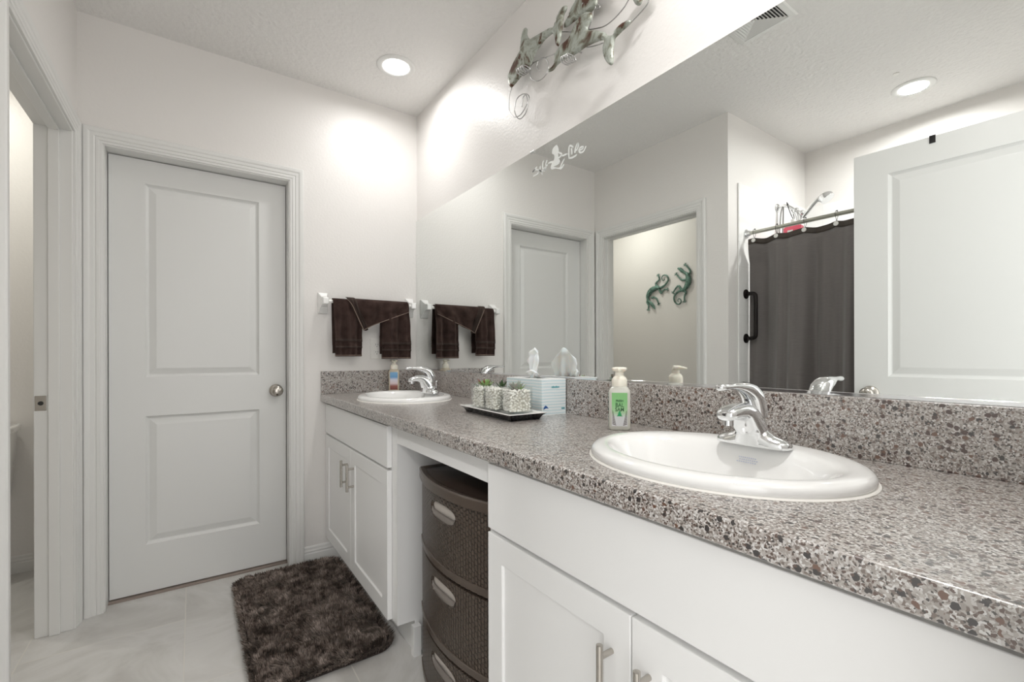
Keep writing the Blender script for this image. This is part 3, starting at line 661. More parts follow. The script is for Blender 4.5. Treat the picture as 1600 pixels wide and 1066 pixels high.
copy_tree(f1, loc=(.974, 2.125, CT+.0232), label='chrome single-lever faucet on the far sink beside the towels')

# ================================================================ THINGS ON THE COUNTER
def rrect(hx, hy, r, z, n=6, cx=0, cy=0):
    P = []
    for qx, qy, a0 in ((1,1,0),(-1,1,90),(-1,-1,180),(1,-1,270)):
        for k in range(n+1):
            a_ = math.radians(a0 + 90*k/n); P.append((cx+qx*(hx-r)+r*math.cos(a_), cy+qy*(hy-r)+r*math.sin(a_), z))
    return P
def text_obj(name, body, size, mat_, parent, loc, rot, width=None, extr=.0002, bold=0.0):
    cu = bpy.data.curves.new(name, 'FONT'); cu.body = body; cu.size = size; cu.align_x = 'CENTER'; cu.align_y = 'CENTER'; cu.extrude = extr; cu.offset = bold
    o = bpy.data.objects.new(name, cu); link(o); dg = bpy.context.evaluated_depsgraph_get(); dg.update()
    me = bpy.data.meshes.new_from_object(o.evaluated_get(dg)); bpy.data.objects.remove(o, do_unlink=True)
    me.materials.clear(); me.materials.append(mat_)
    if width:
        xs = [v.co.x for v in me.vertices]; k = width/(max(xs)-min(xs))
        for v in me.vertices: v.co.x *= k
    o = link(bpy.data.objects.new(name, me)); o.parent = parent; o.location = loc; o.rotation_euler = rot; return o
M['soap_green'] = mat('clear_soap_liquid', (.80,.80,.72), .08, Transmission_Weight=.35)
M['soap_amber'] = mat('clear_amber_soap', (.82,.72,.56), .08, Transmission_Weight=.35)
M['lab_green'] = two_tone('green_snowy_label', [(0,(.62,.62,.64)),(.30,(.60,.62,.62)),(.45,(.36,.56,.32)),(.75,(.22,.52,.20)),(1,(.20,.48,.17))], 2, 1/.085, -.012/.085)
M['lab_blue'] = two_tone('blue_beach_label', [(0,(.16,.04,.03)),(.22,(.30,.10,.08)),(.36,(.70,.58,.60)),(.58,(.66,.66,.74)),(.72,(.14,.34,.60)),(1,(.20,.42,.66))], 2, 1/.10, -.012/.10)
M['ink_green'] = mat('dark_green_ink', (.03,.12,.04), .5)
M['tree_green'] = mat('bright_green_ink', (.02,.35,.12), .5)
M['ink_grey'] = mat('grey_brown_ink', (.10,.08,.075), .5)
M['teal_edge'] = mat('teal_back_label', (.06,.26,.20), .4)
def soap(label, loc, rotz, body_m, lab_m, h=.112):
    """local: label faces -y"""
    t = thing('soap_dispenser', label, 'soap bottle', loc, rotz, 'foaming soap bottles')
    m = MB(); prof = [(.0265,.0225,.008,0),(.0295,.0255,.009,.003),(.030,.026,.009,.010),(.030,.026,.009,h-.006),(.029,.025,.011,h),(.024,.022,.016,h+.008),(.0215,.021,.0195,h+.011)]
    m.rings([rrect(a,b,r,z) for a,b,r,z in prof])
    obj('bottle', m, body_m, t, smooth=60)
    m = MB(); m.rings([rrect(.0215,.0004,.0004,z,2,0,-.0262) for z in (.012,h-.006)])
    lb = obj('label', m, lab_m, t, smooth=0)
    m = MB(); m.lathe([(.0215,h+.010),(.0218,h+.012),(.0218,h+.028),(.0200,h+.034),(.0145,h+.040),(.0120,h+.0415),(.0118,h+.053)], n=36)
    c = obj('pump_collar', m, M['cream'], t, smooth=50)
    m = MB(); m.rings([rrect(a, b, min(a,b)*.9, z, 6, -.000, oy) for a,b,z,oy in ((.0135,.012,h+.052,0),(.0205,.0125,h+.057,-.002),(.0215,.013,h+.061,-.004),(.0195,.012,h+.0645,-.004),(.012,.008,h+.066,-.003))])
    m.tube([(0,-.008,h+.058),(0,-.022,h+.0585),(0,-.034,h+.056)], [.0055,.0045,.0035], 10, 4)
    hd = obj('pump_head', m, M['cream'], t, smooth=60)
    return t, lb
s1, lb = soap('clear hand soap pump bottle with a green wintry label, beside the near sink', (1.004, .905, CT), math.radians(-47), M['soap_green'], M['lab_green'])
fy = -.0268
for body, z, sz, wd in (('FRESH', .083, .0085, .020), ('BAL', .071, .0165, .023), ('SAM', .0585, .0150, .024)):
    text_obj('label_text', body, sz, M['ink_green'], lb, (0, fy, z), (PI/2,0,0), wd, bold=.0003)
m = MB()
for w_, z0, z1 in ((.0085,.040,.048),(.0065,.045,.052),(.004,.050,.056)): m.add([(-w_,fy-.0002,z0),(w_,fy-.0002,z0),(0,fy-.0002,z1)],[(0,1,2)])
obj('printed_tree', m, M['tree_green'], lb, smooth=0)
for sx in (-1, 1):
    m = MB(); random.seed(3+sx)
    for k in range(9):
        z = .018 + k*.0045; x0 = sx*(.021-.001); x1 = sx*(.021-.011*(1-k/12)-.001)
        m.add([(x0,fy-.0001,z+.002),(x0,fy-.0001,z-.0005),(x1,fy-.0001,z-.004),(x1+sx*.001,fy-.0001,z-.0015)],[(0,1,2,3)])
    obj('printed_branch', m, M['ink_grey'], lb, smooth=0)
obj('back_label', MB().rings([rrect(.0003,.018,.0002,z,2,-.0302,.0) for z in (.012,.104)]), M['teal_edge'], s1, smooth=0)
s2, lb2 = soap('hand soap pump bottle with a blue and pink beach label, behind the far sink', (.968, 2.606, CT), math.radians(-24), M['soap_amber'], M['lab_blue'], .120)

# tray, three planted glass cubes, tissue box
TR = math.radians(-3.0)
tray = thing('tray', 'shallow rectangular glossy black tray with pale reflection painted inside and on its rim, under the glass cubes', 'tray', (.896, 1.362, CT), TR)
def trect(hx, hy, z): return [(-hx,-hy,z),(hx,-hy,z),(hx,hy,z),(-hx,hy,z)]
obj('tray_body', MB().rings([trect(.052,.158,0),trect(.055,.161,.0005),trect(.058,.164,.006),trect(.063,.169,.014),trect(.0715,.1775,.0205),trect(.0725,.1785,.0215)], True, False), M['black'], tray, smooth=0)
obj('tray_reflection', MB().rings([trect(.0725,.1785,.0240),trect(.0615,.1675,.0228),trect(.0585,.1645,.0170),trect(.057,.163,.0155)][::-1], True, False), M['tray_sheen'], tray, smooth=0)  # white of the inside and rim imitates glare on black gloss
obj('rim', MB().rings([trect(.0726,.1786,.0216),trect(.0727,.1787,.0236),trect(.0720,.178,.0243),trect(.0705,.1765,.0240)], False, False), M['tray_sheen'], tray, smooth=0)
M['pebble'] = bumpy('white_pebbles', (.90,.885,.85), .45, 200, .2, col2=(.78,.75,.69), cscale=90)
M['succ_pale'] = bumpy('pale_succulent', (.30,.42,.34), .45, 60, .1, col2=(.42,.36,.34), cscale=70)
M['succ_green'] = bumpy('green_succulent', (.16,.36,.10), .4, 60, .1, col2=(.30,.42,.16), cscale=60)
M['succ_dark'] = bumpy('dark_succulent', (.020,.055,.020), .35, 60, .1, col2=(.05,.10,.03), cscale=60)
M['succ_red'] = mat('russet_leaves', (.28,.10,.07), .45)
M['gap_filler'] = mat('painted_pebble_gaps', (.62,.59,.53), .9)
def leaf(m, base, dir_, L, W, T=.002, curl=.3):
    d = Vector(dir_).normalized(); side = d.cross(Vector((0,0,1)))
    if side.length < .05: side = Vector((1,0,0))
    side.normalize(); up = side.cross(d); b = Vector(base); rr = []
    for s, w_ in ((0,.35),(.25,.8),(.55,1),(.8,.7),(.95,.28),(1,.05)):
        c = b + d*(L*s) + up*(curl*L*s*s)
        rr.append([tuple(c - side*W*w_), tuple(c - up*T*w_), tuple(c + side*W*w_), tuple(c + up*T*w_)])
    m.rings(rr)
def rosette(c, n, L, W, tilt0, tilt1, seed, layers=2, curl=.3):
    random.seed(seed); m = MB()
    for l in range(layers):
        for k in range(n):
            a_ = 2*PI*(k+.5*l)/n + random.uniform(-.2,.2); el = math.radians(tilt0 + (tilt1-tilt0)*l/max(1,layers-1) + random.uniform(-8,8))
            leaf(m, (c[0], c[1], c[2]), (math.cos(a_)*math.cos(el), math.sin(a_)*math.cos(el), math.sin(el)), L*random.uniform(.8,1.1)*(1-.25*l/layers), W, curl=curl)
    return m
_ico = None
def ico():
    global _ico
    if _ico: return _ico
    import bmesh
    b = bmesh.new(); bmesh.ops.create_icosphere(b, subdivisions=1, radius=1)
    _ico = ([v.co.copy() for v in b.verts], [tuple(v.index for v in f.verts) for f in b.faces]); b.free(); return _ico
def pot(label, x, y, rz, plants, seed, cx=.0420, hh=.090):
    t = thing('planted_glass_cube', label, 'potted plant', (x, y, CT+.0162), rz, 'planted glass cubes on the tray')
    g = .0022; H_ = hh
    m = MB(); m.rings([rrect(cx,cx,.004,0,4), rrect(cx,cx,.004,H_,4), rrect(cx-g,cx-g,.003,H_,4), rrect(cx-g,cx-g,.003,.006,4)], True, True)
    obj('glass_cube', m, M['glass'], t, smooth=30)
    random.seed(seed); m = MB(); V, F = ico(); q = cx-g-.0060; top = .076
    pts = []
    for k in range(4200):
        if len(pts) > 420: break
        f = random.random()
        if f < .8:
            s = random.choice((0,1,2,3)); u = random.uniform(-q,q); z = random.uniform(.010, top); p = ((-q,u),(q,u),(u,-q),(u,q))[s]; p = (p[0],p[1],z)
        else: p = (random.uniform(-q,q), random.uniform(-q,q), top+random.uniform(-.003,.003))
        if all((p[0]-o[0])**2+(p[1]-o[1])**2+(p[2]-o[2])**2 > .0074**2 for o in pts): pts.append(p)
    for p in pts:
        r = random.uniform(.0042,.0062); R_ = Matrix.Rotation(random.uniform(0,6), 3, Vector((random.random(),random.random(),random.random()+.1)).normalized())
        sc_ = Vector((1, random.uniform(.75,1), random.uniform(.65,.95)))
        m.add([Vector(p) + R_ @ Vector((v.x*r*sc_.x, v.y*r*sc_.y, v.z*r*sc_.z)) for v in V], F)
    obj('gap_filler', B(-q+.003, q-.003, -q+.003, q-.003, .008, top-.005), M['gap_filler'], t, smooth=0)  # added filler block, its darker tone painting shade between the pebbles
    pb = obj('pebbles', m, M['pebble'], t, smooth=180); pb['kind'] = 'stuff'
    for nm, mm, mt in plants: obj(nm, mm, mt, t, smooth=60)
    return t
p = (.899, 1.268)
pot('planted glass cube with a pale spreading succulent, nearest the tissue box front', *p, math.radians(-11), [('rosette', rosette((0,0,.078), 9, .040, .007, 8, 40, 1, 3), M['succ_pale']), ('green_sprigs', rosette((.008,-.01,.076), 8, .026, .003, 25, 65, 5, 2), M['succ_green'])], 11)
p = (.893, 1.3665)
pot('planted glass cube with a small dark spiky succulent, middle of the three', *p, math.radians(-3), [('dark_spikes', rosette((.012,.0,.076), 5, .036, .0045, 45, 82, 2, 3, .1), M['succ_dark'])], 12)
p = (.893, 1.4545)
pot('planted glass cube with grassy green leaves and russet tips, furthest of the three', *p, math.radians(-2), [('green_leaves', rosette((0,0,.076), 10, .036, .0035, 20, 60, 3, 3), M['succ_green']), ('russet_leaves', rosette((.0,.01,.078), 6, .042, .004, 35, 60, 8, 1), M['succ_red']), ('pale_leaves', rosette((-.018,.02,.077), 5, .032, .006, 15, 35, 9, 1), M['succ_pale'])], 13)

tb = thing('tissue_box', 'white tissue box with wavy teal stripes, standing against the backsplash', 'tissue box', (1.0545, 1.365, CT))
def box_mat():
    m, t, p = nt('teal_striped_card')
    tc = N(t, 'ShaderNodeTexCoord'); w = N(t, 'ShaderNodeTexWave'); w.bands_direction = 'Z'; w.inputs['Scale'].default_value = 30; w.inputs['Distortion'].default_value = 1.6; w.inputs['Detail Scale'].default_value = .35
    t.links.new(tc.outputs['Object'], w.inputs['Vector'])
    r = ramp(t, w.outputs[0], [(.60,(.78,.82,.83)),(.70,(.36,.55,.62)),(.85,(.38,.60,.66)),(.97,(.72,.80,.82))]); t.links.new(r.outputs[0], p.inputs['Base Color']); p.inputs['Roughness'].default_value = .45; return m
bh, bx, by = .127, .0555, .110
obj('carton', MB().rings([rrect(bx,by,.001,z,1) for z in (0,bh)], True, False), box_mat(), tb, smooth=0)
lid = obj('carton_top', MB().rings([rrect(bx,by,.001,bh,1)] + [[(x*s+.0*0, y*s2_, bh+.0003) for x,y,_ in rrect(bx,by,.001,0,1)] for s, s2_ in ((.999,.999),(.45,.5))], False, False), mat('white_card', (.80,.82,.82), .5), tb, smooth=0)
obj('slot', B(-bx*.5, bx*.5, -by*.55, by*.55, bh-.004, bh-.002), M['void'], tb, smooth=0)
M['teal_ink'] = mat('teal_ink', (.03,.33,.38), .5); M['navy_ink'] = mat('navy_ink', (.02,.09,.30), .5)
m = MB(); yb = -by-.0006      # dolphin-like arc printed near the left edge, small word above
m.add([(-.050,yb,.020),(-.046,yb,.031),(-.040,yb,.035),(-.032,yb,.031),(-.026,yb,.022),(-.034,yb,.025),(-.041,yb,.024)],[(0,1,2,6),(2,3,5,6),(3,4,5)])
obj('printed_arc', m, M['navy_ink'], tb, smooth=0)
m = MB()
for k in range(7): m.box(-.012+k*.0052, -.0085+k*.0052, yb-.0001, yb+.0002, .095, .1005+(.002 if k in (1,4) else 0))
obj('printed_word', m, M['teal_ink'], tb, smooth=0)
m = MB()
for k in range(4): m.box(.034+k*.0042, .037+k*.0042, yb-.0001, yb+.0002, .018, .0235)
obj('printed_small_word', m, M['teal_ink'], tb, smooth=0)
# the tissue pulled up through the slot: a pleated sheet spanning y, narrow in x
m = MB(); nu, nv_ = 40, 18; vs = []
for k in range(nv_+1):
    v_ = k/nv_
    wid = .034 + .024*min(1, v_/.6) if v_ < .8 else .058 - .018*((v_-.8)/.2)
    for i in range(nu+1):
        u = -1 + 2*i/nu
        pk = .118 - .034*abs(u-(-.15))**1.3
        z = bh - .003 + v_*pk
        x = (.0105-.004*v_)*math.sin(u*7+v_*1.6) * (1-.25*v_) + .006*math.sin(3*v_+u*2) + .012*math.exp(-((v_-.86)/.1)**2)*math.cos(u*2)
        y_ = u*wid + .010*v_; cr, sr = math.cos(-.36), math.sin(-.36)      # the sheet stands at a slant in the slot
        vs.append((x*1.1*cr - y_*sr, x*1.1*sr + y_*cr + .012, z))
fs = [(k*(nu+1)+i, k*(nu+1)+i+1, (k+1)*(nu+1)+i+1, (k+1)*(nu+1)+i) for k in range(nv_) for i in range(nu)]
m.add(vs, fs)
ts = obj('tissue', m, M['tissue'], tb, smooth=180, solid=.0008, recalc=False)
m = MB(); vs = []
for k in range(9):
    for i in range(13):
        u = -1+2*i/12; v_ = k/8
        vs.append((-.010 - .022*v_ + .004*math.sin(u*6), -.012+u*.030*(1-.2*v_), bh + .004 + .030*math.sin(v_*PI*.62)*(1-.35*u*u) - .004*v_))
m.add(vs, [(k*13+i, k*13+i+1, (k+1)*13+i+1, (k+1)*13+i) for k in range(8) for i in range(12)])
obj('tissue_fold', m, M['tissue'], ts, smooth=180, solid=.0008, recalc=False)

# ================================================================ MIRROR WALL
mr = thing('mirror', 'large frameless wall mirror above the counter', 'mirror', (XM, 1.35, ST))
obj('mirror_glass', B(0, .0055, YE+.002-1.35, YF-.0015-1.35, .0025, MT-ST), M['mirror'], mr, smooth=0)
obj('channel', B(-.0028, .0055, YE+.002-1.35, YF-.0015-1.35, .0002, .0085), M['chrome'], mr, smooth=0, bevel=.001)
obj('clip', B(-.003, .003, 1.4833-1.35-.012, 1.4833-1.35+.012, MT-ST-.006, MT-ST+.0025), M['chrome'], mr, smooth=0, bevel=.001)
def stroke_mesh(strokes, x, w, base):
    m = MB()
    for s in strokes:
        P = spline([Vector((0, y-base[1], z-base[2])) for y, z in s], 5); n = len(P); L, Rr = [], []
        for i, p in enumerate(P):
            T = (P[min(i+1,n-1)] - P[max(i-1,0)]).normalized(); Nn = Vector((0,-T.z,T.y)); k = w*(.55+.45*math.sin(PI*min(1,max(0,.12+.76*i/(n-1)))))
            L.append(p+Nn*k); Rr.append(p-Nn*k)
        for dx in (x,):
            vs = [(dx, p.y, p.z) for p in L] + [(dx, p.y, p.z) for p in Rr]
            m.add(vs, [(i, i+1, n+i+1, n+i) for i in range(n-1)])
    return m
dm = stroke_mesh(DECAL_STROKES, -.0006, .0036, (XM, 1.35, ST))
body = spline([Vector((0, y-1.35, z-ST)) for y, z in DECAL_BODY + DECAL_BODY[:1]], 3)[:-1]
dm.add([(-.0007, p.y, p.z) for p in body], [tuple(range(len(body)))])
dc = obj('decal', dm, M['decal'], mr, smooth=0, solid=.0003)
dc['label'] = 'white vinyl script words with a seated mermaid silhouette'

# ---- metal dolphins: outlines on the wall, puffed to real relief
def relief(outline, x_wall, off, thick, base, passes=3):
    """a closed outline in (y, z) given a rounded front and a flat back, standing off the wall at x_wall"""
    import bmesh
    P = spline([Vector((y, z, 0)) for y, z in outline + outline[:1]], 3)[:-1]
    b = bmesh.new(); vs = [b.verts.new((p.x, p.y, 0)) for p in P]
    es = [b.edges.new((vs[i], vs[(i+1) % len(vs)])) for i in range(len(vs))]
    bmesh.ops.triangle_fill(b, edges=es, use_beauty=True)
    for _ in range(passes):
        long_ = [e for e in b.edges if e.calc_length() > .011 and not e.is_boundary]
        if not long_: break
        bmesh.ops.subdivide_edges(b, edges=long_, cuts=1); bmesh.ops.triangulate(b, faces=[f for f in b.faces if len(f.verts) > 3])
        bmesh.ops.beautify_fill(b, faces=b.faces[:], edges=[e for e in b.edges if not e.is_boundary])
    def dist(v):
        d = 1e9
        for i in range(len(P)):
            a_, c_ = P[i], P[(i+1) % len(P)]; ab = c_-a_; t_ = max(0, min(1, (Vector((v.co.x, v.co.y, 0))-a_).dot(ab)/max(ab.length_squared, 1e-12)))
            d = min(d, (Vector((v.co.x, v.co.y, 0))-(a_+ab*t_)).length)
        return d
    hs = {v.index: 0 for v in b.verts}; b.verts.index_update()
    V = [(v.co.x, v.co.y) for v in b.verts]; Hh = [math.sqrt(max(0, 1-(1-min(1, dist(v)/thick))**2))*thick for v in b.verts]
    F = [tuple(v.index for v in f.verts) for f in b.faces]; bd = [(e.verts[0].index, e.verts[1].index) for e in b.edges if e.is_boundary]
    b.free(); m = MB(); n = len(V)
    m.add([(x_wall-off-h_-base[0], y-base[1], z-base[2]) for (y, z), h_ in zip(V, Hh)] + [(x_wall-off+.003-base[0]-(h_*.6), y-base[1], z-base[2]) for (y, z), h_ in zip(V, Hh)],
          F + [tuple(n+i for i in f[::-1]) for f in F] + [(a_, c_, n+c_, n+a_) for a_, c_ in bd])
    return m
db = (XM+.006, 1.25, 2.2)
ds = thing('dolphin_wall_sculpture', 'patinated metal wall sculpture of leaping dolphins on curled wires, above the mirror', 'wall sculpture', db)
for nm, out, off in (('dolphin', DOLPHIN_A, .042), ('dolphin', DOLPHIN_B, .058), ('dolphin', DOLPHIN_C, .032), ('dolphin', DOLPHIN_D, .032)):
    obj(nm, relief(out, XM, off, .0075, db), M['dolphin'], ds, smooth=70)
for w_ in DOLPHIN_WIRES:
    obj('curled_wire', MB().tube([(XM-.028-db[0]+.004*math.sin(i*.9), y-db[1], z-db[2]) for i, (y, z) in enumerate(w_)], .0020, 8, 5), M['wire'], ds, smooth=180)
for (a_, b_) , off in zip(COILS, (.060, .076)):
    n_ = 60; A_, B_ = Vector((0, *a_)), Vector((0, *b_)); ax = (B_-A_); nn = Vector((0,-ax.z,ax.y)).normalized(); pts = []
    for k in range(n_+1):
        s_ = k/n_; an = s_*2*PI*3.5; pts.append((XM-off+.022*math.cos(an)-db[0], (A_+ax*s_+nn*.011*math.sin(an)).y-db[1], (A_+ax*s_+nn*.011*math.sin(an)).z-db[2]))
    obj('wire_coil', MB().tube(pts, .0023, 8, 1), M['wire'], ds, smooth=180)
for y_, z_ in ((1.474, 2.331), (1.201, 2.202), (1.148, 2.325)):
    obj('wall_stud', MB().lathe([(.003,0),(.003,.045)], (XM-.040-db[0], y_-db[1], z_-db[2]), 'x', 10), M['wire'], ds, smooth=40)

# ---- geckos on the toilet room wall
def gecko(name, G, label):
    ys = [p[0] for p in G['body']]; zs = [p[1] for p in G['body']]; base = (XI, sum(ys)/len(ys), sum(zs)/len(zs)); x = .016
    t = thing(name, label, 'wall gecko', base, group='metal geckos on the toilet room wall')
    T3 = lambda pts, xx=x: [(xx, y-base[1], z-base[2]) for y, z in pts]
    bw = [.008,.016,.024,.028,.027,.022,.013,.012,.017,.016,.006]
    m = MB(); m.tube(T3(G['body']), bw, 14, 5, flat=.55, flat_axis=(1,0,0)); obj('body', m, M['gecko'], t, smooth=180)
    for L_ in G['legs']:
        m = MB(); m.tube(T3(L_, .012), [.011,.010,.008,.0065], 10, 4, flat=.8, flat_axis=(1,0,0))
        e = Vector((0, L_[-1][0]-base[1], L_[-1][1]-base[2])); d = Vector((0, L_[-1][0]-L_[-2][0], L_[-1][1]-L_[-2][1])).normalized(); q = Vector((0,-d.z,d.y))
        for s_ in (-1.1,-.4,.4,1.1):
            tip = e + (d*math.cos(s_)+q*math.sin(s_))*.020
            m.tube([(.012,e.y,e.z),(.012,(e.y+tip.y)/2,(e.z+tip.z)/2),(.012,tip.y,tip.z)], [.005,.003,.0045], 8, 2, flat=.7, flat_axis=(1,0,0))
        obj('leg', m, M['gecko'], t, smooth=180)
    m = MB(); m.tube(T3(G['tail'], .013), [.012,.010,.009,.008,.007,.006,.005,.0045,.004,.003], 10, 5, flat=.8, flat_axis=(1,0,0)); obj('tail', m, M['gecko'], t, smooth=180)
gecko('metal_gecko', GECKO_A, 'green metal gecko, head down and tail curled up, left of the mirrored pair')
gecko('metal_gecko', GECKO_B, 'green metal gecko climbing with tail curled below, right of the mirrored pair')

# ================================================================ FAR WALL: TOWEL BAR, TOWELS, SOCKET
ZB, YB = 1.4165, YF-.068
tbar = thing('towel_bar', 'white ceramic towel bar on the wall above the far sink', 'towel bar', (.835, YF, ZB))
obj('rod', MB().lathe([(.0095,-.248),(.0095,.248)], (0, YB-YF, 0), 'x', 24), M['gloss'], tbar, smooth=40)
for sx in (-.2500, .2500):
    m = MB()
    def R_(w_, h0, h1, y): return [(sx-w_, y, h0), (sx+w_, y, h0), (sx+w_, y, h1), (sx-w_, y, h1)]
    m.rings([R_(.025,-.064,.050,-.0003), R_(.025,-.064,.050,-.010), R_(.023,-.058,.046,-.014), R_(.017,-.030,.030,-.035), R_(.016,-.019,.022,-.052), R_(.016,-.018,.019,-.082), R_(.012,-.014,.015,-.086)])
    obj('post', m, M['ceramic'], tbar, smooth=0, bevel=.003, seg=3)
def towel(name, label, x0, x1, zf, zb, rad, seed, fold=.006, taper=0.0, piping=False, sag=0.0, cat_='towel', ycut=None):
    """cloth hung over the bar, thick and softly folded; x0..x1 along the bar, front hem at zf, back hem at zb"""
    t = thing(name, label, cat_, ((x0+x1)/2, YB, ZB), group='dark brown towels on the bar'); cx = (x0+x1)/2; W = (x1-x0)/2
    Lf, Lb = ZB-zf, ZB-zb; arc = PI*rad; tot = Lb+arc+Lf; nv_, nu = 90, 44; rr = []
    def pt(s, u, o):
        r = rad + o
        if s < Lb: y, z = r, -(Lb-s)
        elif s < Lb+arc: a_ = (s-Lb)/rad; y, z = r*math.cos(a_), r*math.sin(a_)
        else: y, z = -r, -(s-Lb-arc)
        front = s > Lb+arc*.5; dn = -z if z < 0 else 0
        f = min(1, dn/.12)
        k = 1 - taper*min(1, dn/.25)
        x = u*W*k
        wv = fold*f*(math.sin(u*5.2+seed) + .5*math.sin(u*11+seed*2.3)) + .0065*noise.noise(Vector((x*26+seed, z*20, s*3)))
        y += (-1 if front else 1)*(wv + fold*f)*(1 if front else .3)
        # woven bands near the hems read as ridges
        dz = (s-Lb-arc) if front else (Lb-s); LL = Lf if front else Lb
        b = 0
        for q in (.050,.066,.084,.100):
            b += .0045*math.exp(-((LL-dz-q)/.0052)**2)
        y += (-1 if front else 1)*b*(1 if o > 0 else 0)
        return (x, y, z - (sag*u*u if dn > .05 else 0))
    th = .0045
    for k in range(nv_+1):
        s = tot*k/nv_; ring = [pt(s, -1+2*i/nu, th) for i in range(nu+1)] + [pt(s, 1-2*i/nu, -th*.2) for i in range(nu+1)]
        rr.append(ring)
    obj('cloth', MB().rings(rr), M['towel'], t, smooth=180)
    for q0, q1 in ((.046,.056),(.082,.096)):          # woven bands near the front hem
        rows_ = [[pt(tot-q, -1+2*i/nu, th+.0012+.0012*math.sin(PI*(q-q0)/(q1-q0))) for i in range(nu+1)] for q in (q0, q0+(q1-q0)*.3, q0+(q1-q0)*.7, q1)]
        m_ = MB(); m_.add([p_ for r_ in rows_ for p_ in r_], [(k*(nu+1)+i, k*(nu+1)+i+1, (k+1)*(nu+1)+i+1, (k+1)*(nu+1)+i) for k in range(3) for i in range(nu)])
        obj('woven_band', m_, M['towel_band'], t, smooth=180, solid=.001)
    if piping:
        P = [pt(tot-.006, -1+2*i/nu, th+.0008) for i in range(nu+1)]
        obj('hem', MB().tube(P, .0022, 8, 1), M['towel_piping'], t, smooth=180)
    return t
towel('hand_towel', 'dark brown hand towel folded over the left end of the towel bar', .6205, .775, 1.117, 1.135, .0135, 1.0, .013, .08, True)
towel('hand_towel', 'dark brown hand towel folded over the right end of the towel bar', .890, 1.050, 1.102, 1.130, .0135, 3.4, .015, -.04, True)
# washcloth laid slantwise across both: its front flap is a long triangle
wc = thing('washcloth', 'dark brown washcloth draped slantwise between the two towels', 'towel', (.835, YB, ZB), group='dark brown towels on the bar')
def drape(poly_top, poly_bot, off, name, mat_, nu=40, nv_=26, seed=0, back=False):
    vs, n1 = [], nu+1
    layers = []
    for lay in (0, .0055):
        g = []
        for k in range(nv_+1):
            v_ = k/nv_
            for i in range(n1):
                u = i/nu; 
                def lerp(P, u):
                    q = u*(len(P)-1); a_ = min(int(q), len(P)-2); f = q-a_; return (P[a_][0]*(1-f)+P[a_+1][0]*f, P[a_][1]*(1-f)+P[a_+1][1]*f)
                a_, b_ = lerp(poly_top, u), lerp(poly_bot, u); x = a_[0]*(1-v_)+b_[0]*v_; dz = (ZB+.016-a_[1])*(1-v_) + (ZB+.016-b_[1])*v_
                r = .0235+off
                if dz < r: c = max(-1, min(1, 1-dz/r)); an = math.acos(c); y = -r*math.sin(an); z = r*math.cos(an)-.004
                else: y = -r - .003*math.sin(dz*40); z = .016-dz+.001
                w_ = min(1, dz/.04)
                y -= w_*(.0065*math.sin(u*15+v_*5+seed) + .003*noise.noise(Vector((x*40, z*40, seed))))
                g.append((x-.835, y+lay, z))
        layers.append(g)
    m = MB(); n = len(layers[0]); F = []
    for k in range(nv_):
        for i in range(nu):
            q = (k*n1+i, k*n1+i+1, (k+1)*n1+i+1, (k+1)*n1+i); F += [q, tuple(n+j for j in q[::-1])]
    for i in range(nu): F += [(i, n+i, n+i+1, i+1), (nv_*n1+i, nv_*n1+i+1, n+nv_*n1+i+1, n+nv_*n1+i)]
    for k in range(nv_): F += [(k*n1, (k+1)*n1, n+(k+1)*n1, n+k*n1), (k*n1+nu, n+k*n1+nu, n+(k+1)*n1+nu, (k+1)*n1+nu)]
    m.add(layers[0]+layers[1], F); return obj(name, m, mat_, wc, smooth=180)
zt = ZB+.016
drape([(.695,zt),(.79,zt),(.88,zt),(.96,zt),(1.045,zt)], [(.786,1.268),(.828,1.290),(.89,1.315),(.96,1.343),(1.043,1.375)], .004, 'cloth', M['towel'], seed=1)
drape([(.690,zt+.001),(.715,zt),(.735,zt)], [(.778,1.262),(.794,1.258),(.806,1.266)], .009, 'woven_band', M['towel_band'], nu=12, seed=2)
m = MB(); P = [(.693,zt),(.715,1.40),(.745,1.335),(.778,1.263)]
m.tube([(x-.835, -.0385 if z < zt-.01 else -.020, z-ZB) for x, z in P], .0022, 8, 6); obj('piping', m, M['towel_piping'], wc, smooth=180)
m = MB(); P = [(.778,1.263),(.828,1.290),(.89,1.315),(.96,1.343),(1.043,1.375)]
m.tube([(x-.835, -.0385, z-ZB) for x, z in P], .0018, 8, 6); obj('piping', m, M['towel_piping'], wc, smooth=180)
# back flap
obj('back_flap', MB().rings([[( -.13+.20*i/20, .018+y_+.0015*math.sin(i*.8), z_) for i in range(21)] for y_, z_ in ((.004,.004),(.0045,-.06),(.0045,-.10))] , False, False, False), M['towel'], wc, smooth=180, solid=.005)
bp = thing('socket_outlet', 'white double socket plate between the towels', 'wall socket', (.885, YF, 1.161))
obj('plate', MB().rings([[(-w_,-t_,-h_),(w_,-t_,-h_),(w_,-t_,h_),(-w_,-t_,h_)] for w_,h_,t_ in ((.037,.060,.0002),(.037,.060,.003),(.034,.057,.0052))]), M['whitep'], bp, smooth=0)
for dz in (-.0215, .0215):
    r = obj('receptacle', MB().rings([[(x, -.0052-t_, y) for x, y, _ in rrect(.0165,.0145,.006,0)] for t_ in (0,.0016)]), M['whitep'], bp, smooth=40, loc=(0,0,dz))
    for sx_, hh in ((-.0062,.0042),(.0062,.0035)): obj('slot', B(sx_-.0011, sx_+.0011, -.0070, -.0067, .001-hh+.002, .001+hh+.002), M['void'], r, smooth=0)
    obj('slot', MB().lathe([(.0024,-.0070),(.0024,-.0067)], (0,0,-.0085), 'y', 12), M['void'], r, smooth=0)

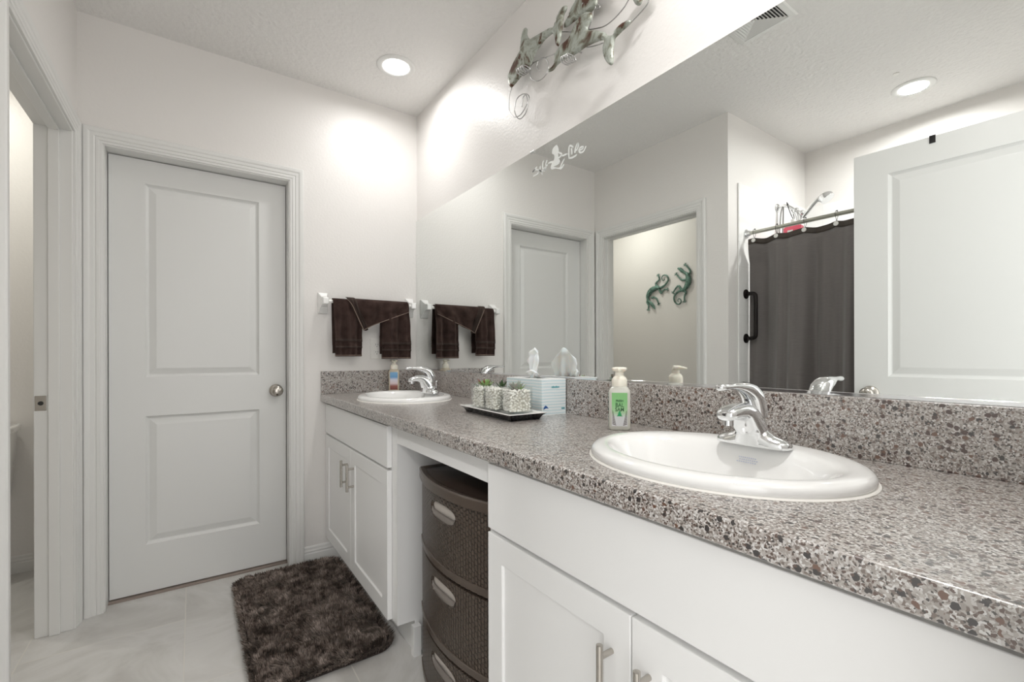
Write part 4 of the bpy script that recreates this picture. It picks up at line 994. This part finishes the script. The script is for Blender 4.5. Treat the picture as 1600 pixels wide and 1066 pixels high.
# ================================================================ DRAWER TOWER
TY, TXB, TXC, TW = 1.242, 1.045, .655, .252
tw = thing('drawer_tower', 'tall brown woven-plastic drawer tower in the knee space between the cabinets', 'drawer tower', (.85, TY, 0))
def bow(y, d=0): return TXC - .050*(1-(y/TW)**2) - d       # front surface x for offset y
def bow_ring(z, d=0, shrink=0, nb=28, xb=TXB):
    W = TW-shrink; P = [(bow(-W + 2*W*i/nb, d)-.85, -W+2*W*i/nb, z) for i in range(nb+1)]
    P += [(xb-shrink-.85, W, z), (xb-shrink-.85, -W, z)]; return P
obj('lid', MB().rings([bow_ring(.706,.004), bow_ring(.7065,.010,-.002), bow_ring(.732,.010,-.002), bow_ring(.7365,.006,.002), bow_ring(.7365,-.004,.012), bow_ring(.7325,-.012,.020)]), M['brown_plastic'], tw, smooth=30)
obj('lid_panel', MB().rings([bow_ring(.7328,-.012,.021), bow_ring(.7336,-.016,.025)]), M['plastic_dark'], tw, smooth=30)
obj('frame', MB().rings([bow_ring(.050,-.022,.006), bow_ring(.7055,-.022,.006)]), M['brown_plastic'], tw, smooth=30)
def drawer(z0, z1):
    NB, NZ = 60, 16; W = TW; m = MB(); uv = []
    hy, hz, hw, hh = 0.0, z1-.052, .080, .0255
    ys = [-W+2*W*i/NB for i in range(NB+1)]
    zs = [z0+.004, z0+.014, hz-hh-.012, z1-.010, z1-.003]
    # front sheet with an oval hole: grid in (y,z), hole stitched with a ring
    def P(y, z, d=0): return (bow(y, d)-.85, y, z)
    za, zb_ = zs[0], zs[-1]; n = 64
    outer = []
    def edge_pt(a_):
        c, s = math.cos(a_), math.sin(a_); hy_ = hw+.030; k = min(hy_/abs(c) if abs(c) > 1e-6 else 1e9, ((zb_-hz) if s > 0 else (hz-(hz-hh-.016)))/abs(s) if abs(s) > 1e-6 else 1e9); return (c*k, s*k)
    corners = [math.atan2(zb_-hz, hw+.030), PI-math.atan2(zb_-hz, hw+.030), PI+math.atan2(hh+.016, hw+.030), 2*PI-math.atan2(hh+.016, hw+.030)]
    A = sorted([2*PI*i/n for i in range(n)] + corners); n = len(A)
    def oval(a_, e=0):
        c, s = math.cos(a_), math.sin(a_); return (math.copysign(abs(c)**.75, c)*(hw+e), math.copysign(abs(s)**.75, s)*(hh+e))
    rr = [[P(edge_pt(a_)[0], hz+edge_pt(a_)[1]) for a_ in A]]
    for e, d in ((.006,0),(.002,.001),(0,-.001),(-.003,-.008)): rr.append([P(oval(a_,e)[0], hz+oval(a_,e)[1], d) for a_ in A])
    m.rings(rr, False, False)
    Y1 = hw+.030; zl = hz-hh-.016
    def grid(ya, yb, z_a, z_b, ny, nz):
        vs = [P(ya+(yb-ya)*i/ny, z_a+(z_b-z_a)*k/nz) for k in range(nz+1) for i in range(ny+1)]
        m.add(vs, [(k*(ny+1)+i, k*(ny+1)+i+1, (k+1)*(ny+1)+i+1, (k+1)*(ny+1)+i) for k in range(nz) for i in range(ny)])
    grid(-W, -Y1, zl, zb_, 12, 4); grid(Y1, W, zl, zb_, 12, 4); grid(-W, W, za, zl, 48, 6)
    # top, bottom and side returns
    for z in (za, zb_):
        vs = [P(-W+2*W*i/48, z) for i in range(49)] + [P(-W+2*W*i/48, z, -.02) for i in range(49)]; m.add(vs, [(i, i+1, 50+i, 49+i) for i in range(48)])
    for y in (-W, W):
        m.add([P(y, za), P(y, zb_), (TXB-.01-.85, y, zb_), (TXB-.01-.85, y, za)], [(0,1,2,3)])
    m.uv = [(p[2], p[1] if abs(abs(p[1])-W) > 1e-6 or p[0] < TXC-.85+.001 else p[0]+p[1]) for p in m.v]
    rim_ = MB().rings([[P(-W+2*W*i/28, z, d) for i in range(29)] for z, d in ((z0+.007,-.004),(z0+.0075,.003),(z0+.026,.0035),(z0+.0275,.0015),(z0+.028,-.001))], False, False, False)
    d_ = obj('drawer', m, M['wicker'], tw, smooth=40)
    obj('lower_rim', rim_, M['brown_plastic'], d_, smooth=40)
    # pale recessed pull: a pale upper face and a darker lower lip
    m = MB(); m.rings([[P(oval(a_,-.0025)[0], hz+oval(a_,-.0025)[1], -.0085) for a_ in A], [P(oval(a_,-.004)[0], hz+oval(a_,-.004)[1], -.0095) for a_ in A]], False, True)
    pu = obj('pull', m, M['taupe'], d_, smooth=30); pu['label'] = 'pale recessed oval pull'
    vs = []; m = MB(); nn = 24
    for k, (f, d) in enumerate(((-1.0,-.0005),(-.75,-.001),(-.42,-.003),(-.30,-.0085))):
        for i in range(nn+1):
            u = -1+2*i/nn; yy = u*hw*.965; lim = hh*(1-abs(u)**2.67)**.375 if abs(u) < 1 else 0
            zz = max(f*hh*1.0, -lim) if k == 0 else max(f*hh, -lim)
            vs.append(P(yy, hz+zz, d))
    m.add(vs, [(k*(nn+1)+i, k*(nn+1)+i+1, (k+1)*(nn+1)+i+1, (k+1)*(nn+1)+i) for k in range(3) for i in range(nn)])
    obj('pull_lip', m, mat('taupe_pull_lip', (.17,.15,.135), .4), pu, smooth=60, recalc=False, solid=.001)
for z0, z1 in ((.474,.706),(.241,.473),(.045,.240)): drawer(z0, z1)
for sy in (-1, 1):
    for xx in (TXC+.006, TXB-.05):
        obj('foot', MB().rings([[(xx-.85-.0+a_, sy*(TW-.006)+b_*sy*-1, z) for a_, b_ in ((i0,0),(i1,0),(i1,j1),(i0,j1))] for z, i0, i1, j1 in ((0,.012,.038,.035),(.050,-.001,.05,.06))]), M['brown_plastic'], tw, smooth=0)

# ================================================================ RUG
RX0, RX1, RY0, RY1 = .155, .648, 1.700, 2.628
def in_rug(x, y, e=0, r=.075):
    dx = max(RX0+r-x, x-(RX1-r), 0); dy = max(RY0+r-y, y-(RY1-r), 0); return math.hypot(dx, dy) <= r-e
rug = thing('bath_rug', 'dark brown shaggy bath rug on the tiles in front of the far cabinet', 'rug', (.40, 2.16, 0), 0)
obj('backing', MB().rings([rrect((RX1-RX0)/2-.006,(RY1-RY0)/2-.006,.07,z,8,0,0) for z in (.001,.007)]), M['rug_back'], rug, smooth=0)
def pile():
    random.seed(5); vs, fs = [], []
    sp = .0033; ny = int((RY1-RY0)/sp); nx = int((RX1-RX0)/sp)
    for j in range(ny+1):
        for i in range(nx+1):
            x = RX0+(i+random.uniform(-.6,.6))*sp; y = RY0+(j+random.uniform(-.6,.6))*sp
            if not in_rug(x, y, .004+random.uniform(-.004,.004)): continue
            n1 = noise.noise(Vector((x*9, y*9, 3.1))); n2 = noise.noise(Vector((x*26, y*26, 7.7))); n3 = noise.noise(Vector((x*70, y*70, 1.7)))
            ang = 2.2 + 2.6*n1 + 2.4*n2 + 1.2*n3 + random.uniform(-.5,.5)
            lean = .50 + 1.1*n2 + .9*n1 + random.uniform(-.15,.15)
            edge = 0 if in_rug(x, y, .02) else 1
            if edge: ang = math.atan2(y-(RY0+RY1)/2, (x-(RX0+RX1)/2)*1.8) + random.uniform(-.7,.7); lean = max(lean, .8)
            lean = min(max(lean, .05), 1.15)
            L = .030*random.uniform(.75,1.15); dx, dy = math.cos(ang), math.sin(ang); wx, wy = -dy*.0021, dx*.0021
            tw_ = random.uniform(-.8,.8); wx2, wy2 = wx*math.cos(tw_)-wy*math.sin(tw_), wx*math.sin(tw_)+wy*math.cos(tw_)
            b = len(vs); X, Y = x-.40, y-2.16
            h1 = L*.5*math.cos(lean*.5); r1 = L*.5*math.sin(lean*.5); h2 = h1+L*.5*math.cos(lean*1.15); r2 = r1+L*.5*math.sin(lean*1.15)
            vs += [(X-wx2,Y-wy2,.005),(X+wx2,Y+wy2,.005),(X+dx*r1-wx,Y+dy*r1-wy,.005+h1),(X+dx*r1+wx,Y+dy*r1+wy,.005+h1),(X+dx*r2,Y+dy*r2,.005+h2)]
            fs += [(b,b+1,b+3,b+2),(b+2,b+3,b+4)]
    m = MB(); m.v, m.f = vs, fs; return m
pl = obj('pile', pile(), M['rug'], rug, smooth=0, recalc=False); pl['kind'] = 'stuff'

# ================================================================ TUB AND SHOWER (seen in the mirror)
XT = -.655
tub = thing('bathtub', 'white alcove bathtub behind the brown shower curtain', 'bathtub', ((XI+XT)/2, (YE+YO)/2, 0))
hx, hy_ = (XT-XI)/2-.010, (YO-YE)/2-.010
obj('tub_shell', MB().rings([rrect(hx,hy_,.004,0,3), rrect(hx,hy_,.004,.39,3), rrect(hx-.012,hy_-.012,.01,.40,3)] + [rrect(hx-.075+.0,hy_-.10,.12,.40,3), rrect(hx-.085,hy_-.115,.13,.385,3), rrect(hx-.13,hy_-.2,.14,.12,3), rrect(hx-.18,hy_-.28,.12,.08,3)]), M['ceramic'], tub, smooth=40)
rod = thing('curtain_rod', 'brushed metal shower curtain rod with a round end flange', 'curtain rod', (-.598, (YE+YO)/2, 1.882))
obj('rod', MB().lathe([(.0115, YE-(YE+YO)/2+.001), (.0115, YO-.009-(YE+YO)/2)], ax='y', n=20), mat('brushed_rod', (.50,.50,.44), .35, 1.0), rod, smooth=40)
for s, y in ((-1, YO-.0095-(YE+YO)/2), (1, YE+.0005-(YE+YO)/2)):
    obj('flange', MB().lathe([(.028,0),(.028,.004*s),(.020,.010*s),(.015,.026*s),(.0125,.028*s)], (0,y,0), 'y', 28), M['chrome'], rod, smooth=40)
cu = thing('shower_curtain', 'charcoal brown fabric shower curtain with white eyelets hanging from the rod', 'shower curtain', (-.585, .80, 0))
EY = [1.478, 1.345, 1.190, 1.035, .900, .770, .640, .510, .380, .250, .130]
def cx_(y, z):
    k = .022 + .030*min(1, (1.80-z)/1.0)
    a_ = math.sin((y-1.48)*21) + .45*math.sin((y-1.48)*47+1.3) + .25*math.sin(y*90+z*1.5)
    inn = max(0, min(1, (y-1.36)/.08))*max(0, min(1, (1.82-z)/.12))      # tucked behind the grab bar near the wall
    return (k*.8*a_ + .012*noise.noise(Vector((y*6, z*1.6, 2))))*(1-.6*inn) - .050*inn
def ctop(y):
    for a_, b_ in zip(EY, EY[1:]):
        if b_ <= y <= a_: u = (y-b_)/(a_-b_); return 1.845 - .012*math.sin(PI*u)
    return 1.845 - .05*max(0, y-EY[0])*4
def sheet(z0f, z1f, nz, off=0):
    vs = []; ny = 220
    for k in range(nz+1):
        for i in range(ny+1):
            y = .09 + (1.508-.09)*i/ny; z = z0f(y) + (z1f(y)-z0f(y))*k/nz
            yy = y + .019*max(0, min(1, (y-1.36)/.1))*max(0, min(1, (1.82-z)/.12))
            vs.append((cx_(y, z)*(1-.5*max(0, (z-1.7)/.15)) + off, yy-.80, z))
    m = MB(); m.add(vs, [(k*(ny+1)+i, k*(ny+1)+i+1, (k+1)*(ny+1)+i+1, (k+1)*(ny+1)+i) for k in range(nz) for i in range(ny)]); return m
obj('fabric', sheet(lambda y: .16, lambda y: ctop(y)-.030, 60), M['curtain'], cu, smooth=180, solid=.001, recalc=False)
obj('top_hem', sheet(lambda y: ctop(y)-.032, ctop, 4, .0012), M['curtain_hem'], cu, smooth=180, solid=.0022, recalc=False)
for y in EY:
    x = cx_(y, ctop(y)-.015)*.6
    obj('eyelet', MB().lathe([(.0045,.004),(.012,.0035),(.0125,.0065),(.009,.009),(.0045,.008)], (x, y-.80, ctop(y)-.016), 'x', 24), M['whitep'], cu, smooth=40)
for i, y in enumerate(EY):
    m = MB(); z0 = ctop(y)-.016; pts = []
    for k in range(25):
        a_ = 2*PI*k/24; zc, h_ = (z0+1.900)/2, (1.900-z0)/2; pts.append((-.592+.013*math.sin(a_)-.0, y+.004*math.sin(a_*2), zc + h_*math.cos(a_)+.0))
    m.tube(pts, .0012, 6, 1, caps=False)
    m.sphere((-.598, y, 1.9005), .0042, 10, 6)
    o = obj('curtain_hook', m, M['blackmetal'], smooth=180)
    lab = ['thin black curtain hook nearest the tub wall flange', 'thin black curtain hook, second from the tub wall', 'thin black curtain hook, third from the tub wall', 'thin black curtain hook beside the open door edge']
    tag(o, lab[i] if i < 4 else 'thin black curtain hook hidden behind the open door', 'curtain hook', 'curtain hooks on the rod' if i < 4 else 'hidden curtain hooks')
gb = thing('grab_bar', 'dark bronze vertical grab bar on the white shower tile', 'grab bar', (-.590, YO-.009, 1.3625))
m = MB(); m.tube([(0,-.004,.1395),(0,-.040,.1395),(0,-.056,.132),(0,-.062,.112),(0,-.062,0),(0,-.062,-.112),(0,-.056,-.132),(0,-.040,-.1395),(0,-.004,-.1395)], .0125, 16, 6)
obj('bar', m, M['bronze'], gb, smooth=180)
for z in (.1395,-.1395): obj('flange', MB().lathe([(.030,-.0003),(.030,-.005),(.024,-.010),(.015,-.012)], (0,0,z), 'y', 28), M['bronze'], gb, smooth=40)
sh = thing('hand_shower', 'chrome hand shower on a wall arm above the curtain', 'shower head', (-.9955, YO-.009, 2.117))
obj('flange', MB().lathe([(.030,0),(.029,-.006),(.018,-.014),(.011,-.016)], ax='y', n=28), M['chrome'], sh, smooth=40)
obj('arm', MB().tube([(0,-.002,0),(0,-.04,.006),(0,-.075,-.010),(0,-.110,-.040)], .0095, 14, 6), M['chrome'], sh, smooth=180)
m = MB(); m.sphere((0,-.118,-.050), .022, 18, 12); m.tube([(0,-.118,-.050),(0,-.135,-.080),(0,-.140,-.125)], [.018,.020,.014], 16, 4)
m.tube([(0,-.128,-.070),(0,-.165,-.072)], [.016,.017], 14, 3)
obj('holder', m, M['chrome'], sh, smooth=180)
m = MB(); m.tube([(0,-.160,-.105),(0,-.185,-.075),(0,-.225,-.030),(0,-.262,-.002),(0,-.285,.002)], [.010,.013,.014,.013,.016], 16, 6)
m.tube([(0,-.283,.010),(0,-.290,-.004),(0,-.304,-.022)], [.030,.043,.041], 28, 1)
obj('handset', m, M['chrome'], sh, smooth=60)
obj('hose', MB().tube([(0,-.150,-.125),(.008,-.13,-.25),(.01,-.07,-.45),(.0,-.03,-.60),(-.01,-.020,-.45),(-.012,-.03,-.2),(-.008,-.036,-.06),(0,-.040,.012),(.008,-.028,-.05),(.012,-.02,-.2)], .0048, 10, 10), mat('grey_shower_hose', (.42,.42,.42), .3, .8), sh, smooth=180)
cd = thing('shampoo_bottle', 'pink and white bottle hanging behind the curtain under the shower arm', 'bottle', (-.965, 1.415, 1.84))
obj('bottle', MB().rings([rrect(a,b,.012,z) for a,b,z in ((.022,.045,0),(.026,.055,.01),(.026,.055,.115),(.016,.03,.135))]), M['pink'], cd, smooth=40)
obj('cap', MB().lathe([(.016,.135),(.016,.165),(.012,.168)], n=24), M['whitep'], cd, smooth=40)
obj('paper_label', MB().rings([rrect(.0268,.024,.011,z,6,0,.01) for z in (.03,.095)]), M['whitep'], cd, smooth=40)
rk = obj('wire_loop', MB().tube([(-.965,1.415,2.005),(-.975,1.44,2.06),(-.9955,1.47,2.139),(-1.016,1.44,2.06),(-.985,1.418,2.004)], .0025, 8, 6), M['blackmetal'], smooth=180)
tag(rk, 'thin wire loop hung over the shower arm, holding the pink bottle', 'wire loop')

# ================================================================ TOILET ROOM
tl = thing('toilet', 'white toilet whose tank lid shows through the left doorway', 'toilet', (-.975, YT-.012, 0))
obj('tank', MB().rings([rrect(a,b,.03,z,5,0,-.105) for a,b,z in ((.19,.080,.39),(.215,.090,.42),(.235,.095,.74))]), M['ceramic'], tl, smooth=50)
obj('tank_lid', MB().rings([rrect(a,b,.03,z,5,0,-.105) for a,b,z in ((.238,.098,.741),(.246,.103,.745),(.248,.104,.768),(.240,.098,.777))]), M['ceramic'], tl, smooth=50)
def egg(w_, L_, z, y0, n=40): return [(w_*math.sin(2*PI*i/n), y0 - L_/2 + L_/2*math.cos(2*PI*i/n)*(1), z) for i in range(n)]
obj('bowl', MB().rings([egg(.11,.52,.0,-.12), egg(.105,.50,.03,-.12), egg(.10,.44,.15,-.14), egg(.15,.50,.30,-.16), egg(.185,.53,.38,-.19), egg(.187,.53,.40,-.19), egg(.15,.46,.40,-.22), egg(.13,.40,.30,-.24), egg(.05,.12,.22,-.34)]), M['ceramic'], tl, smooth=60)
obj('seat', MB().rings([egg(.188,.47,.402,-.215), egg(.192,.475,.410,-.213), egg(.190,.47,.425,-.215), egg(.17,.43,.432,-.23)]), M['whitep'], tl, smooth=60)
obj('flush_lever', MB().lathe([(.010,0),(.010,-.012)], (-.16,-.200,.68), 'y', 14).tube([(-.16,-.214,.68),(-.12,-.218,.675),(-.09,-.218,.668)], .005, 8, 3), M['chrome'], tl, smooth=60)
